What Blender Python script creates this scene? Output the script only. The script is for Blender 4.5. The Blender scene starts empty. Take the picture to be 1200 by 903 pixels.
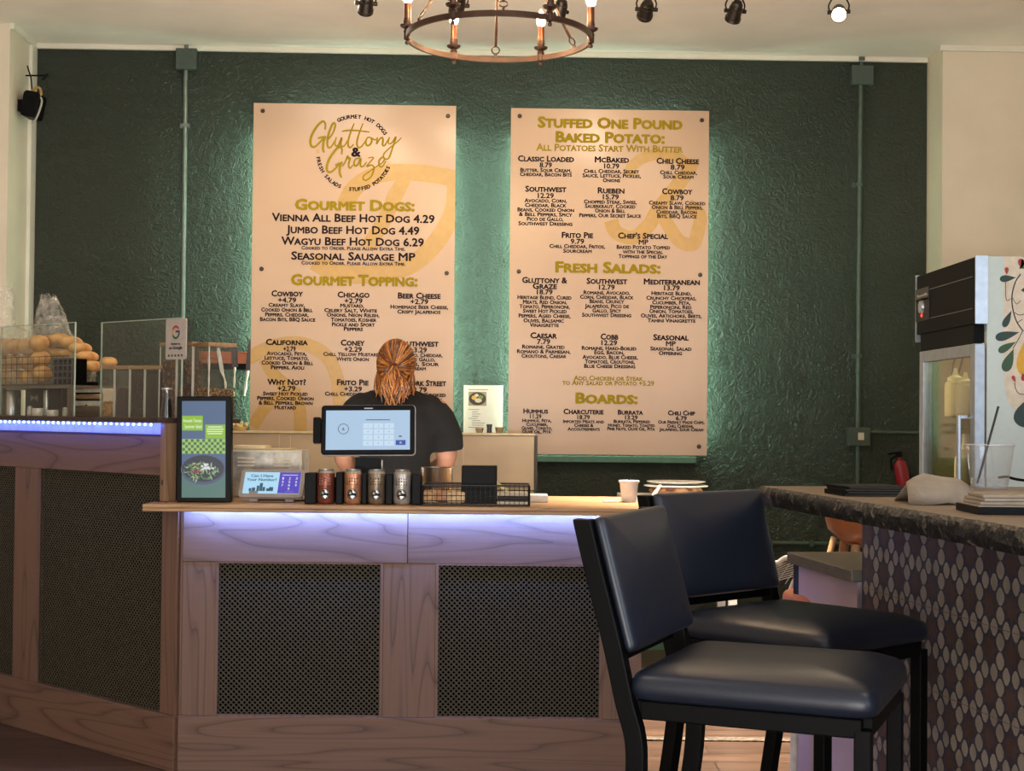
import bpy, bmesh, math, random
from mathutils import Vector, Matrix, Euler
from math import sin, cos, pi, radians, sqrt, atan2, hypot
random.seed(7)
SC = bpy.context.scene
COL = SC.collection
R3 = lambda: random.random()

# ------------------------------------------------------------------ camera
F_PX, CAM_H, TILT, ROLL = 1735.0, 1.27, radians(1.10), radians(0.55)
cam_data = bpy.data.cameras.new('camera')
cam_data.sensor_width = 36.0
cam_data.lens = 36.0 * F_PX / 1200.0
cam_data.clip_start = 0.05
cam = bpy.data.objects.new('camera', cam_data)
COL.objects.link(cam)
CAM_R = Matrix.Rotation(pi / 2 + TILT, 3, 'X') @ Matrix.Rotation(ROLL, 3, 'Z')
CAM_P = Vector((0, 0, CAM_H))
cam.matrix_world = Matrix.Translation(CAM_P) @ CAM_R.to_4x4()
SC.camera = cam

# ------------------------------------------------------------------ world, big lights, exposure
SC.view_settings.view_transform = 'Standard'
SC.view_settings.look = 'None'
SC.view_settings.gamma = 1.0
SC.view_settings.use_curve_mapping = False
SC.view_settings.exposure = 0.58
world = bpy.data.worlds.new('world'); SC.world = world
world.use_nodes = True
wbg = world.node_tree.nodes['Background']
wbg.inputs[0].default_value = (0.72, 0.82, 1.0, 1)
wbg.inputs[1].default_value = 1.2

def area(name, loc, target, sx, sy, power, color, spread=180):
    d = bpy.data.lights.new(name, 'AREA'); d.shape = 'RECTANGLE'
    d.spread = radians(spread)
    d.size, d.size_y, d.energy, d.color = sx, sy, power, color
    o = bpy.data.objects.new(name, d); COL.objects.link(o)
    o.location = loc
    o.rotation_euler = (Vector(target) - Vector(loc)).to_track_quat('-Z', 'Y').to_euler()
    return o
# daylight through the storefront window behind the camera and the one at the side
area('daylight_front', (-0.6, -2.9, 1.75), (-0.4, 5.0, 1.6), 3.6, 2.2, 10, (0.86, 0.92, 1.0))
# added fill just inside the front window, aimed up to brighten the ceiling
area('added_ceiling_fill', (-0.6, -2.85, 0.75), (-0.3, 4.6, 3.9), 3.6, 0.7, 84, (1.0, 0.95, 0.87), 140)
# added upward fill hidden behind the counter for the ceiling, and the downlight over the passage beside it
area('hidden_counter_fill', (-0.55, 6.2, 0.80), (-0.55, 6.35, 3.0), 2.9, 0.35, 19, (1.0, 0.93, 0.82))
area('passage_downlight', (0.85, 5.95, 3.20), (0.85, 5.95, 0), 0.25, 0.25, 36, (1.0, 0.86, 0.68), 48)
area('daylight_side', (3.05, -0.2, 1.8), (0.6, 2.0, 1.0), 2.4, 2.0, 52, (0.74, 0.86, 1.0))
# added warm fill shining down from ceiling height, no fixtures modelled
for lx, ly, pw in ((-1.2, 2.6, 7), (1.6, 2.2, 5), (-1.0, 6.7, 9)):
    area('added_room_fill', (lx, ly, 3.17), (lx, ly, 0), 0.5, 0.5, pw, (1.0, 0.86, 0.70))

# ------------------------------------------------------------------ helpers: frames
class Frame:
    """A vertical reference plane standing in the room: x along it, z up, off towards the viewer."""
    def __init__(s, ox, oy, th):
        s.O = Vector((ox, oy, 0)); s.th = th
        s.e = Vector((cos(th), sin(th), 0)); s.n = Vector((sin(th), -cos(th), 0))
    def hit(s, u, v, off=0.0):
        d = CAM_R @ Vector(((u - 600) / F_PX, (451.5 - v) / F_PX, -1))
        t = ((s.O + s.n * off - CAM_P).dot(s.n)) / d.dot(s.n)
        p = CAM_P + d * t - s.O
        return p.dot(s.e), p.z
    def W(s, p):
        return s.O + s.e * p[0] - s.n * p[1] + Vector((0, 0, p[2]))
ROOM = Frame(0, 0, 0)
def P(u, v, Y):
    d = CAM_R @ Vector(((u - 600) / F_PX, (451.5 - v) / F_PX, -1))
    p = CAM_P + d * (Y / d.y)
    return p.x, p.z
WALL = Frame(0, 8.05, math.atan(0.027))
_cx, _cz = P(207, 900, 5.23)
CX = _cx                                     # corner where the counter turns
WING = Frame(CX, 5.23, radians(-42))
BAR = Frame(0.864, 3.33, radians(-81.5))     # outer edge of the bar table, x runs towards the viewer
CEIL = P(600, 60, 8.05)[1]

# ------------------------------------------------------------------ helpers: colour and materials
def lin(c):
    if isinstance(c, str):
        c = [int(c[i:i + 2], 16) for i in (1, 3, 5)]
    f = lambda x: x / 12.92 if x <= 0.04045 else ((x + 0.055) / 1.055) ** 2.4
    return tuple(f(x / 255.0) for x in c[:3]) + (1.0,)
def _new(name):
    m = bpy.data.materials.new(name); m.use_nodes = True
    nt = m.node_tree; b = nt.nodes['Principled BSDF']
    return m, nt, b
def _coord(nt, scale=(1, 1, 1), rot=(0, 0, 0), loc=(0, 0, 0), kind='Object'):
    tc = nt.nodes.new('ShaderNodeTexCoord'); mp = nt.nodes.new('ShaderNodeMapping')
    nt.links.new(tc.outputs[kind], mp.inputs[0])
    mp.inputs['Scale'].default_value = scale; mp.inputs['Rotation'].default_value = rot
    mp.inputs['Location'].default_value = loc
    return mp.outputs[0]
def _noise(nt, vec, scale, detail=3, rough=0.5, dist=0.0):
    n = nt.nodes.new('ShaderNodeTexNoise'); nt.links.new(vec, n.inputs['Vector'])
    n.inputs['Scale'].default_value = scale; n.inputs['Detail'].default_value = detail
    n.inputs['Roughness'].default_value = rough; n.inputs['Distortion'].default_value = dist
    return n.outputs[0]
def _ramp(nt, fac, stops):
    r = nt.nodes.new('ShaderNodeValToRGB'); nt.links.new(fac, r.inputs[0])
    el = r.color_ramp.elements
    while len(el) < len(stops): el.new(0.5)
    for e, (p, c) in zip(el, stops): e.position = p; e.color = c
    return r.outputs[0]
def _bump(nt, b, h, strength, dist=0.01):
    n = nt.nodes.new('ShaderNodeBump'); nt.links.new(h, n.inputs['Height'])
    n.inputs['Strength'].default_value = strength; n.inputs['Distance'].default_value = dist
    nt.links.new(n.outputs[0], b.inputs['Normal'])
def M(name, c, rough=0.5, metal=0.0, var=0.06, vscale=30.0, bump=0.0, bscale=200.0, spec=0.5, coat=0.0, emit=None, estr=0.0):
    m, nt, b = _new(name)
    base = lin(c)
    v = _coord(nt)
    if var > 0:
        n = _noise(nt, v, vscale, 4)
        lo = tuple(max(0, x * (1 - var * 2)) for x in base[:3]) + (1,)
        hi = tuple(min(1, x * (1 + var * 2)) for x in base[:3]) + (1,)
        nt.links.new(_ramp(nt, n, [(0.3, lo), (0.7, hi)]), b.inputs['Base Color'])
    else:
        b.inputs['Base Color'].default_value = base
    b.inputs['Roughness'].default_value = rough; b.inputs['Metallic'].default_value = metal
    b.inputs['Specular IOR Level'].default_value = spec
    b.inputs['Coat Weight'].default_value = coat
    if bump > 0: _bump(nt, b, _noise(nt, v, bscale, 3), bump, 0.004)
    if emit:
        b.inputs['Emission Color'].default_value = lin(emit); b.inputs['Emission Strength'].default_value = estr
    return m
def glow(name, c, s):
    m, nt, b = _new(name)
    b.inputs['Base Color'].default_value = (0.02, 0.02, 0.02, 1); b.inputs['Roughness'].default_value = 0.35
    b.inputs['Emission Color'].default_value = lin(c); b.inputs['Emission Strength'].default_value = s
    return m
def speck(name, c1, c2, scale, rough=0.7, bump=0.6, lo=0.42, hi=0.58, kind='noise'):
    m, nt, b = _new(name); v = _coord(nt)
    if kind == 'noise': n = _noise(nt, v, scale, 4, 0.6)
    else:
        t = nt.nodes.new('ShaderNodeTexVoronoi'); nt.links.new(v, t.inputs['Vector']); t.inputs['Scale'].default_value = scale
        n = t.outputs['Distance']
    nt.links.new(_ramp(nt, n, [(lo, lin(c1)), (hi, lin(c2))]), b.inputs['Base Color'])
    b.inputs['Roughness'].default_value = rough
    _bump(nt, b, n, bump, 0.006)
    return m
def wood(name, light, dark, axis='X', freq=13.0, cross=7.0, along=0.9, rough=0.5, seed=0.0, contrast=1.0):
    """Plain-sawn board: contour lines of a stretched noise give the cathedral grain."""
    m, nt, b = _new(name)
    sc = {'X': (along, cross, cross), 'Y': (cross, along, cross), 'Z': (cross, cross, along)}[axis]
    v = _coord(nt, sc, loc=(seed, seed * 1.7, seed * 0.6))
    n = _noise(nt, v, 1.0, 1.5, 0.45, 0.3)
    mu = nt.nodes.new('ShaderNodeMath'); mu.operation = 'MULTIPLY'; mu.inputs[1].default_value = freq; nt.links.new(n, mu.inputs[0])
    pp = nt.nodes.new('ShaderNodeMath'); pp.operation = 'FRACT'; nt.links.new(mu.outputs[0], pp.inputs[0])
    L, D = lin(light), lin(dark)
    mid = tuple(l * 0.6 + d * 0.4 for l, d in zip(L, D))
    grain = _ramp(nt, pp.outputs[0], [(0.0, mid), (0.14, L), (0.72, L), (0.93, mid), (1.0, D)])
    fine = _noise(nt, _coord(nt, tuple(s * 14 if s > 2 else s * 3 for s in sc)), 1.0, 4, 0.6)
    mx = nt.nodes.new('ShaderNodeMix'); mx.data_type = 'RGBA'; mx.blend_type = 'MULTIPLY'
    mx.inputs[0].default_value = 0.35 * contrast
    nt.links.new(grain, mx.inputs[6]); nt.links.new(_ramp(nt, fine, [(0.25, (0.45, 0.4, 0.38, 1)), (0.75, (1, 1, 1, 1))]), mx.inputs[7])
    nt.links.new(mx.outputs[2], b.inputs['Base Color'])
    b.inputs['Roughness'].default_value = rough
    _bump(nt, b, fine, 0.12, 0.003)
    return m
def clear(name, tint=(1, 1, 1), gloss=0.12, rough=0.03, bump=0.0, bscale=40.0, milky=0.0, milk='#ffffff'):
    m, nt, b = _new(name); nt.nodes.remove(b)
    out = nt.nodes['Material Output']
    t = nt.nodes.new('ShaderNodeBsdfTransparent'); t.inputs[0].default_value = tint + (1,)
    g = nt.nodes.new('ShaderNodeBsdfGlossy'); g.inputs['Roughness'].default_value = rough
    lw = nt.nodes.new('ShaderNodeLayerWeight'); lw.inputs[0].default_value = 0.5
    pw = nt.nodes.new('ShaderNodeMath'); pw.operation = 'POWER'; pw.inputs[1].default_value = 3.5; nt.links.new(lw.outputs['Facing'], pw.inputs[0])
    mr = nt.nodes.new('ShaderNodeMath'); mr.operation = 'MULTIPLY_ADD'; mr.inputs[1].default_value = 0.5; mr.inputs[2].default_value = gloss
    mr.use_clamp = True
    nt.links.new(pw.outputs[0], mr.inputs[0])
    mx = nt.nodes.new('ShaderNodeMixShader'); nt.links.new(mr.outputs[0], mx.inputs[0])
    nt.links.new(t.outputs[0], mx.inputs[1]); nt.links.new(g.outputs[0], mx.inputs[2])
    last = mx
    if milky > 0:
        d = nt.nodes.new('ShaderNodeBsdfDiffuse'); d.inputs[0].default_value = lin(milk)
        m2 = nt.nodes.new('ShaderNodeMixShader'); m2.inputs[0].default_value = milky
        nt.links.new(mx.outputs[0], m2.inputs[1]); nt.links.new(d.outputs[0], m2.inputs[2]); last = m2
        if bump > 0:
            nn = _noise(nt, _coord(nt), bscale * 0.6, 3, 0.6, 1.0)
            f = nt.nodes.new('ShaderNodeMath'); f.operation = 'MULTIPLY'; f.inputs[1].default_value = milky * 2
            nt.links.new(_ramp(nt, nn, [(0.4, (0, 0, 0, 1)), (0.7, (1, 1, 1, 1))]), f.inputs[0]); nt.links.new(f.outputs[0], m2.inputs[0])
    if bump > 0:
        bn = nt.nodes.new('ShaderNodeBump'); bn.inputs['Strength'].default_value = bump; bn.inputs['Distance'].default_value = 0.02
        nt.links.new(_noise(nt, _coord(nt), bscale, 3, 0.6, 1.5), bn.inputs['Height']); nt.links.new(bn.outputs[0], g.inputs['Normal'])
    nt.links.new(last.outputs[0], out.inputs[0])
    return m

# ------------------------------------------------------------------ helpers: meshes
ORG = {}
def _basis(d):
    d = Vector(d).normalized()
    a = Vector((0, 0, 1)) if abs(d.z) < 0.9 else Vector((1, 0, 0))
    x = d.cross(a).normalized(); return x, x.cross(d).normalized(), d
class MB:
    def __init__(s): s.v = []; s.f = []; s.m = []
    def add(s, vs, fs, mi=0):
        b = len(s.v); s.v += [Vector(p) for p in vs]
        for f in fs: s.f.append([b + i for i in f]); s.m.append(mi)
        return s
    def box(s, x0, x1, y0, y1, z0, z1, mi=0):
        vs = [(x, y, z) for z in (z0, z1) for y in (y0, y1) for x in (x0, x1)]
        return s.add(vs, [(0, 2, 3, 1), (4, 5, 7, 6), (0, 1, 5, 4), (1, 3, 7, 5), (3, 2, 6, 7), (2, 0, 4, 6)], mi)
    def obox(s, c, size, R=None, mi=0):
        R = R or Matrix.Identity(3); c = Vector(c)
        vs = [c + R @ Vector((x * size[0] / 2, y * size[1] / 2, z * size[2] / 2)) for z in (-1, 1) for y in (-1, 1) for x in (-1, 1)]
        return s.add(vs, [(0, 2, 3, 1), (4, 5, 7, 6), (0, 1, 5, 4), (1, 3, 7, 5), (3, 2, 6, 7), (2, 0, 4, 6)], mi)
    def loft(s, rings, mi=0, cap=True, closed=False):
        n = len(rings[0]); b = len(s.v)
        for r in rings: s.v += [Vector(p) for p in r]
        k = len(rings)
        for i in range(k if closed else k - 1):
            a, c = b + i * n, b + ((i + 1) % k) * n
            for j in range(n):
                s.f.append([a + j, a + (j + 1) % n, c + (j + 1) % n, c + j]); s.m.append(mi)
        if cap and not closed:
            s.f.append([b + j for j in range(n)][::-1]); s.m.append(mi)
            s.f.append([b + (k - 1) * n + j for j in range(n)]); s.m.append(mi)
        return s
    def tube(s, pts, r, n=8, mi=0, closed=False, cap=True, flat=None):
        pts = [Vector(p) for p in pts]; k = len(pts); rings = []
        x = None
        for i, p in enumerate(pts):
            if closed: d = pts[(i + 1) % k] - pts[i - 1]
            else: d = pts[min(i + 1, k - 1)] - pts[max(i - 1, 0)]
            if d.length < 1e-9: d = Vector((0, 0, 1))
            d.normalize()
            if x is None: x, y, _ = _basis(d)
            else:
                x = (x - d * x.dot(d)); x = x.normalized() if x.length > 1e-6 else _basis(d)[0]
                y = d.cross(x)
            y = d.cross(x)
            rr = r[i] if isinstance(r, (list, tuple)) else r
            rings.append([p + (x * cos(2 * pi * j / n) + y * sin(2 * pi * j / n)) * rr for j in range(n)])
        return s.loft(rings, mi, cap, closed)
    def cyl(s, a, b, r, n=16, mi=0, r2=None):
        return s.tube([a, b], [r, r if r2 is None else r2], n, mi)
    def lathe(s, prof, c=(0, 0, 0), R=None, n=24, mi=0, cap=True, sx=1, sy=1):
        R = R or Matrix.Identity(3); c = Vector(c)
        rings = [[c + R @ Vector((r * cos(2 * pi * j / n) * sx, r * sin(2 * pi * j / n) * sy, z)) for j in range(n)] for r, z in prof]
        return s.loft(rings, mi, cap)
    def ell(s, c, rad, R=None, n=16, k=10, mi=0):
        prof = [(max(0.001, sin(pi * i / k)), -cos(pi * i / k)) for i in range(k + 1)]
        R = R or Matrix.Identity(3); c = Vector(c)
        rings = [[c + R @ Vector((r * cos(2 * pi * j / n) * rad[0], r * sin(2 * pi * j / n) * rad[1], z * rad[2])) for j in range(n)] for r, z in prof]
        return s.loft(rings, mi, True)
    def prism(s, poly, d, mi=0, cap2=True):
        d = Vector(d); n = len(poly); b = len(s.v)
        s.v += [Vector(p) for p in poly] + [Vector(p) + d for p in poly]
        s.f.append([b + i for i in range(n)][::-1]); s.m.append(mi)
        s.f.append([b + n + i for i in range(n)]); s.m.append(mi)
        for i in range(n):
            j = (i + 1) % n; s.f.append([b + i, b + j, b + n + j, b + n + i]); s.m.append(mi)
        return s
    def poly(s, pts, mi=0):
        return s.add(pts, [list(range(len(pts)))], mi)
    def disc(s, x, y, z, rx, rz, n=24, mi=0, a0=0, a1=2 * pi):
        """flat disc facing -y"""
        return s.poly([(x + rx * cos(a0 + (a1 - a0) * i / n), y, z + rz * sin(a0 + (a1 - a0) * i / n)) for i in range(n)], mi)
    def ring(s, x, y, z, r0, r1, a0=0, a1=2 * pi, n=32, mi=0, sz=1.0):
        for i in range(n):
            p, q = a0 + (a1 - a0) * i / n, a0 + (a1 - a0) * (i + 1) / n
            s.poly([(x + r * cos(t), y, z + r * sin(t) * sz) for r, t in ((r0, p), (r1, p), (r1, q), (r0, q))], mi)
        return s
    def ribbon(s, pts, w, y, mi=0):
        """flat brush stroke in the xz plane facing -y; pts are (x, z); w may vary"""
        k = len(pts); L = []; Rr = []
        for i in range(k):
            a, b = pts[max(i - 1, 0)], pts[min(i + 1, k - 1)]
            dx, dz = b[0] - a[0], b[1] - a[1]; l = hypot(dx, dz) or 1
            ww = (w[i] if isinstance(w, (list, tuple)) else w) / 2
            L.append((pts[i][0] - dz / l * ww, y, pts[i][1] + dx / l * ww)); Rr.append((pts[i][0] + dz / l * ww, y, pts[i][1] - dx / l * ww))
        for i in range(k - 1): s.poly([Rr[i], Rr[i + 1], L[i + 1], L[i]], mi)
        return s
    def rbox(s, w, d, h, r, c=(0, 0, 0), R=None, mi=0, n=5):
        """rounded-corner slab: outline w x h with corner radius r in its xz plane, depth d along y"""
        R = R or Matrix.Identity(3); c = Vector(c); o = []
        for sx, sz, a in ((1, 1, 0), (-1, 1, pi / 2), (-1, -1, pi), (1, -1, 3 * pi / 2)):
            for i in range(n + 1):
                t = a + pi / 2 * i / n
                o.append((sx * (w / 2 - r) + r * cos(t), sz * (h / 2 - r) + r * sin(t)))
        return s.prism([c + R @ Vector((x, -d / 2, z)) for x, z in o], R @ Vector((0, d, 0)), mi)
    def build(s, name, mats, parent=None, org=None, fr=None, smooth=None, bevel=0.0, seg=2, sub=0):
        if not isinstance(mats, (list, tuple)): mats = [mats]
        o_ = Vector(ORG[parent.name]) if parent is not None else Vector(org or (0, 0, 0))
        me = bpy.data.meshes.new(name)
        me.from_pydata([tuple(p - o_) for p in s.v], [], s.f)
        for m in mats: me.materials.append(m)
        me.polygons.foreach_set('material_index', s.m)
        bm = bmesh.new(); bm.from_mesh(me); bmesh.ops.recalc_face_normals(bm, faces=bm.faces); bm.to_mesh(me); bm.free()
        ob = bpy.data.objects.new(name, me); COL.objects.link(ob)
        if parent is not None:
            ob.parent = parent
            ORG[ob.name] = tuple(o_)
        else:
            fr = fr or ROOM
            ob.location = fr.W(o_); ob.rotation_euler = (0, 0, fr.th); ORG[ob.name] = tuple(o_)
        if smooth is not None:
            for p in me.polygons: p.use_smooth = True
            me.set_sharp_from_angle(angle=radians(smooth))
        if bevel > 0:
            b = ob.modifiers.new('bevel', 'BEVEL'); b.width = bevel; b.segments = seg; b.limit_method = 'ANGLE'; b.angle_limit = radians(40)
            b.harden_normals = False
        if sub:
            q = ob.modifiers.new('sub', 'SUBSURF'); q.levels = sub; q.render_levels = sub
        return ob
def tag(o, label, cat, group=None):
    o['label'] = label; o['category'] = cat
    if group: o['group'] = group
    return o
def thing(name, label, cat, org=(0, 0, 0), fr=None, group=None):
    fr = fr or ROOM
    o = bpy.data.objects.new(name, None); COL.objects.link(o)
    o.location = fr.W(Vector(org)); o.rotation_euler = (0, 0, fr.th); o.empty_display_size = 0.05
    ORG[o.name] = tuple(org)
    return tag(o, label, cat, group)
def struct(o): o['kind'] = 'structure'; return o
def dup(o, parent=None):
    c = o.copy(); COL.objects.link(c)
    if parent is not None: c.parent = parent
    for ch in list(o.children): dup(ch, c)
    return c
def smoothpath(pts, n=6, closed=False):
    """Catmull-Rom through the points"""
    out = []; k = len(pts); pts = [Vector(p) for p in pts]
    for i in range(k if closed else k - 1):
        g = lambda j: pts[j % k] if closed else pts[min(max(j, 0), k - 1)]
        p0, p1, p2, p3 = g(i - 1), g(i), g(i + 1), g(i + 2)
        for q in range(n):
            t = q / n
            out.append(0.5 * ((2 * p1) + (p2 - p0) * t + (2 * p0 - 5 * p1 + 4 * p2 - p3) * t * t + (3 * p1 - p0 - 3 * p2 + p3) * t ** 3))
    if not closed: out.append(pts[-1])
    return out

# ------------------------------------------------------------------ helpers: lettering
_tc = bpy.data.curves.new('lettering', 'FONT'); _to = bpy.data.objects.new('lettering', _tc); COL.objects.link(_to)
_tc.resolution_u = 2; _tc.small_caps_scale = 0.80
_tcache = {}
def glyphs(text, caps=False, bold=0.0):
    key = (text, caps, bold)
    if key in _tcache: return _tcache[key]
    _tc.body = text; _tc.offset = bold
    for bf in _tc.body_format: bf.use_small_caps = caps
    dg = bpy.context.evaluated_depsgraph_get(); dg.update()
    me = bpy.data.meshes.new_from_object(_to.evaluated_get(dg))
    vs = [(p.co.x, p.co.y) for p in me.vertices]; fs = [list(p.vertices) for p in me.polygons]
    bpy.data.meshes.remove(me)
    _tcache[key] = (vs, fs); return vs, fs
def text(mb, s, xc, zc, w, h, y, mi=0, caps=False, bold=0.0, rot=0.0):
    """letters fitted to width w and cap height h, centred on xc, zc (the middle of the capitals), facing -y"""
    vs, fs = glyphs(s, caps, 0.0)
    if not vs: return
    x0, x1 = min(v[0] for v in vs), max(v[0] for v in vs)
    if w is None: sx = h / 0.727
    else: sx = w / max(x1 - x0, 1e-6)
    sz = h / 0.727; cx = (x0 + x1) / 2; c, sn = cos(rot), sin(rot)
    # heavier weights: the same letter laid down again round a small circle
    k = 8 if bold > 0.02 else 4
    for q, (ox, oz) in enumerate([(0, 0)] if bold <= 0 else [(bold * cos(2 * pi * i / k + .4), bold * sin(2 * pi * i / k + .4)) for i in range(k)]):
        out = []
        for a, b in vs:
            px, pz = (a - cx + ox) * sx, (b - 0.3635 + oz) * sz
            out.append((xc + px * c - pz * sn, y - 0.00012 * q, zc + px * sn + pz * c))
        mb.add(out, fs, mi)

# ================================================================== THE SETTING
def stucco(name, c1, c2, rough=0.30, strength=0.8):
    m, nt, b = _new(name)
    v = _coord(nt)
    n1 = _noise(nt, v, 19, 5, 0.66, 1.8); n2 = _noise(nt, v, 80, 4, 0.6, 0.8)
    mx = nt.nodes.new('ShaderNodeMath'); mx.operation = 'MULTIPLY_ADD'; mx.inputs[1].default_value = 0.45
    nt.links.new(n2, mx.inputs[0]); nt.links.new(n1, mx.inputs[2])
    big = _noise(nt, v, 1.1, 2)
    nt.links.new(_ramp(nt, big, [(0.3, lin(c1)), (0.7, lin(c2))]), b.inputs['Base Color'])
    b.inputs['Roughness'].default_value = rough
    _bump(nt, b, mx.outputs[0], strength, 0.035)
    return m
def paint(name, c, rough=0.6): return M(name, c, rough, var=0.03, vscale=3, bump=0.08, bscale=60)
m_green = stucco('green_stucco', '#2f362d', '#383f34')
m_white = paint('cream_wall_paint', '#d9cdb8'); m_ceil = paint('ceiling_paint', '#f0e8dc', 0.7)
m_trim = paint('white_trim_paint', '#dcd8c8', 0.45)
m_greentrim = M('green_trim_paint', '#4a7058', 0.45)
def plank_floor():
    m, nt, b = _new('plank_floor'); v = _coord(nt)
    br = nt.nodes.new('ShaderNodeTexBrick'); nt.links.new(v, br.inputs['Vector'])
    br.inputs['Scale'].default_value = 1.0; br.inputs['Brick Width'].default_value = 1.2; br.inputs['Row Height'].default_value = 0.14
    br.inputs['Mortar Size'].default_value = 0.003; br.offset = 0.37
    br.inputs['Color1'].default_value = lin('#5f4a3e'); br.inputs['Color2'].default_value = lin('#4a3930'); br.inputs['Mortar'].default_value = lin('#2c2019')
    n = _noise(nt, _coord(nt, (2.2, 42, 1)), 1.0, 5, 0.65, 0.4)
    mx = nt.nodes.new('ShaderNodeMix'); mx.data_type = 'RGBA'; mx.blend_type = 'MULTIPLY'; mx.inputs[0].default_value = 0.85
    nt.links.new(br.outputs[0], mx.inputs[6]); nt.links.new(_ramp(nt, n, [(0.36, (0.30, 0.24, 0.19, 1)), (0.5, (0.8, 0.74, 0.68, 1)), (0.66, (1.35, 1.25, 1.1, 1))]), mx.inputs[7])
    nt.links.new(mx.outputs[2], b.inputs['Base Color']); b.inputs['Roughness'].default_value = 0.36
    _bump(nt, b, n, 0.08, 0.003)
    return m
struct(MB().box(-3.4, 3.4, -3.2, 8.6, -0.1, 0).build('floor', plank_floor()))
struct(MB().box(-3.4, 3.4, -3.2, 8.6, CEIL, CEIL + 0.12).build('ceiling', m_ceil))
struct(MB().box(-3.4, 3.4, 0, 0.25, 0, CEIL + 0.1).build('wall_back', m_green, fr=WALL))
# pilasters beside the green wall and the side walls
xl, _ = WALL.hit(38, 200); xl2, _ = P(20, 200, 7.65)
b = MB(); b.box(-3.4, xl, -0.42, 0.1, 0, CEIL + 0.05)
struct(b.build('wall_left', m_white, fr=WALL))
struct(MB().box(-3.4, -3.2, -3.2, 8.2, 0, CEIL).build('wall_left_side', m_white))
xr, _ = WALL.hit(1086, 200)
struct(MB().box(xr, 3.4, -0.27, 0.1, 0, CEIL + 0.05).build('wall_right', m_white, fr=WALL))
b = MB(); b.box(3.2, 3.4, 1.3, 8.4, 0, CEIL); b.box(3.2, 3.4, -3.2, -1.7, 0, CEIL); b.box(3.2, 3.4, -1.7, 1.3, 0, 0.7); b.box(3.2, 3.4, -1.7, 1.3, 2.9, CEIL)
struct(b.build('wall_right_side', m_white))
b = MB(); b.box(-3.4, -2.6, -3.2, -3.0, 0, CEIL); b.box(1.5, 3.4, -3.2, -3.0, 0, CEIL); b.box(-2.6, 1.5, -3.2, -3.0, 0, 0.5); b.box(-2.6, 1.5, -3.2, -3.0, 2.95, CEIL)
struct(b.build('wall_front', m_white))
def window(name, fr, x0, x1, z0, z1, cols):
    b = MB(); w = 0.06
    for i in range(cols + 1):
        x = x0 + (x1 - x0) * i / cols; b.box(x - w / 2, x + w / 2, -0.05, 0.05, z0, z1)
    b.box(x0, x1, -0.05, 0.05, z0, z0 + w); b.box(x0, x1, -0.05, 0.05, z1 - w, z1)
    o = struct(b.build(name, M(name + '_frame', '#3a3a38', 0.4), fr=fr))
    struct(MB().box(x0, x1, -0.004, 0.004, z0, z1).build('window_pane', clear(name + '_glass', gloss=0.04), parent=o))
window('window_1', Frame(0, -3.1, 0), -2.6, 1.5, 0.5, 2.95, 3)
window('window_2', Frame(3.3, 0, pi / 2), -1.7, 1.3, 0.7, 2.9, 2)
# pale cornice strip along the top of the green wall, and the slim corner trims
struct(MB().box(xl, xr, -0.022, 0, CEIL - 0.030, CEIL).build('trim_1', m_trim, fr=WALL, bevel=0.005))
struct(MB().box(xl - 0.001, xl + 0.020, -0.422, -0.02, CEIL - 0.03, CEIL).build('trim_2', m_trim, fr=WALL))
struct(MB().box(xl, xl + 0.018, -0.09, -0.001, 0.0, CEIL - 0.02).build('trim_3', m_trim, fr=WALL))
struct(MB().box(xr - 0.018, xr + 0.9, -0.288, -0.27, CEIL - 0.03, CEIL).build('trim_4', m_trim, fr=WALL))
x0, z0 = WALL.hit(400, 541); x1, z1 = WALL.hit(815, 541); zt = WALL.hit(700, 534)[1]; zb = WALL.hit(700, 541.5)[1]
struct(MB().box(x0, x1, -0.038, 0, zb, zt).build('trim_5', m_greentrim, fr=WALL, bevel=0.004))
struct(MB().box(xl, xr, -0.015, 0, 0, 0.12).build('baseboard_back', m_greentrim, fr=WALL))
MB().box(0.50, 1.6, 5.80, 5.86, 0, 0.006).build('trim_6', speck('transition_strip', '#3a3028', '#6a5c4c', 60, 0.6)).__setitem__('kind', 'structure')

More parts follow.
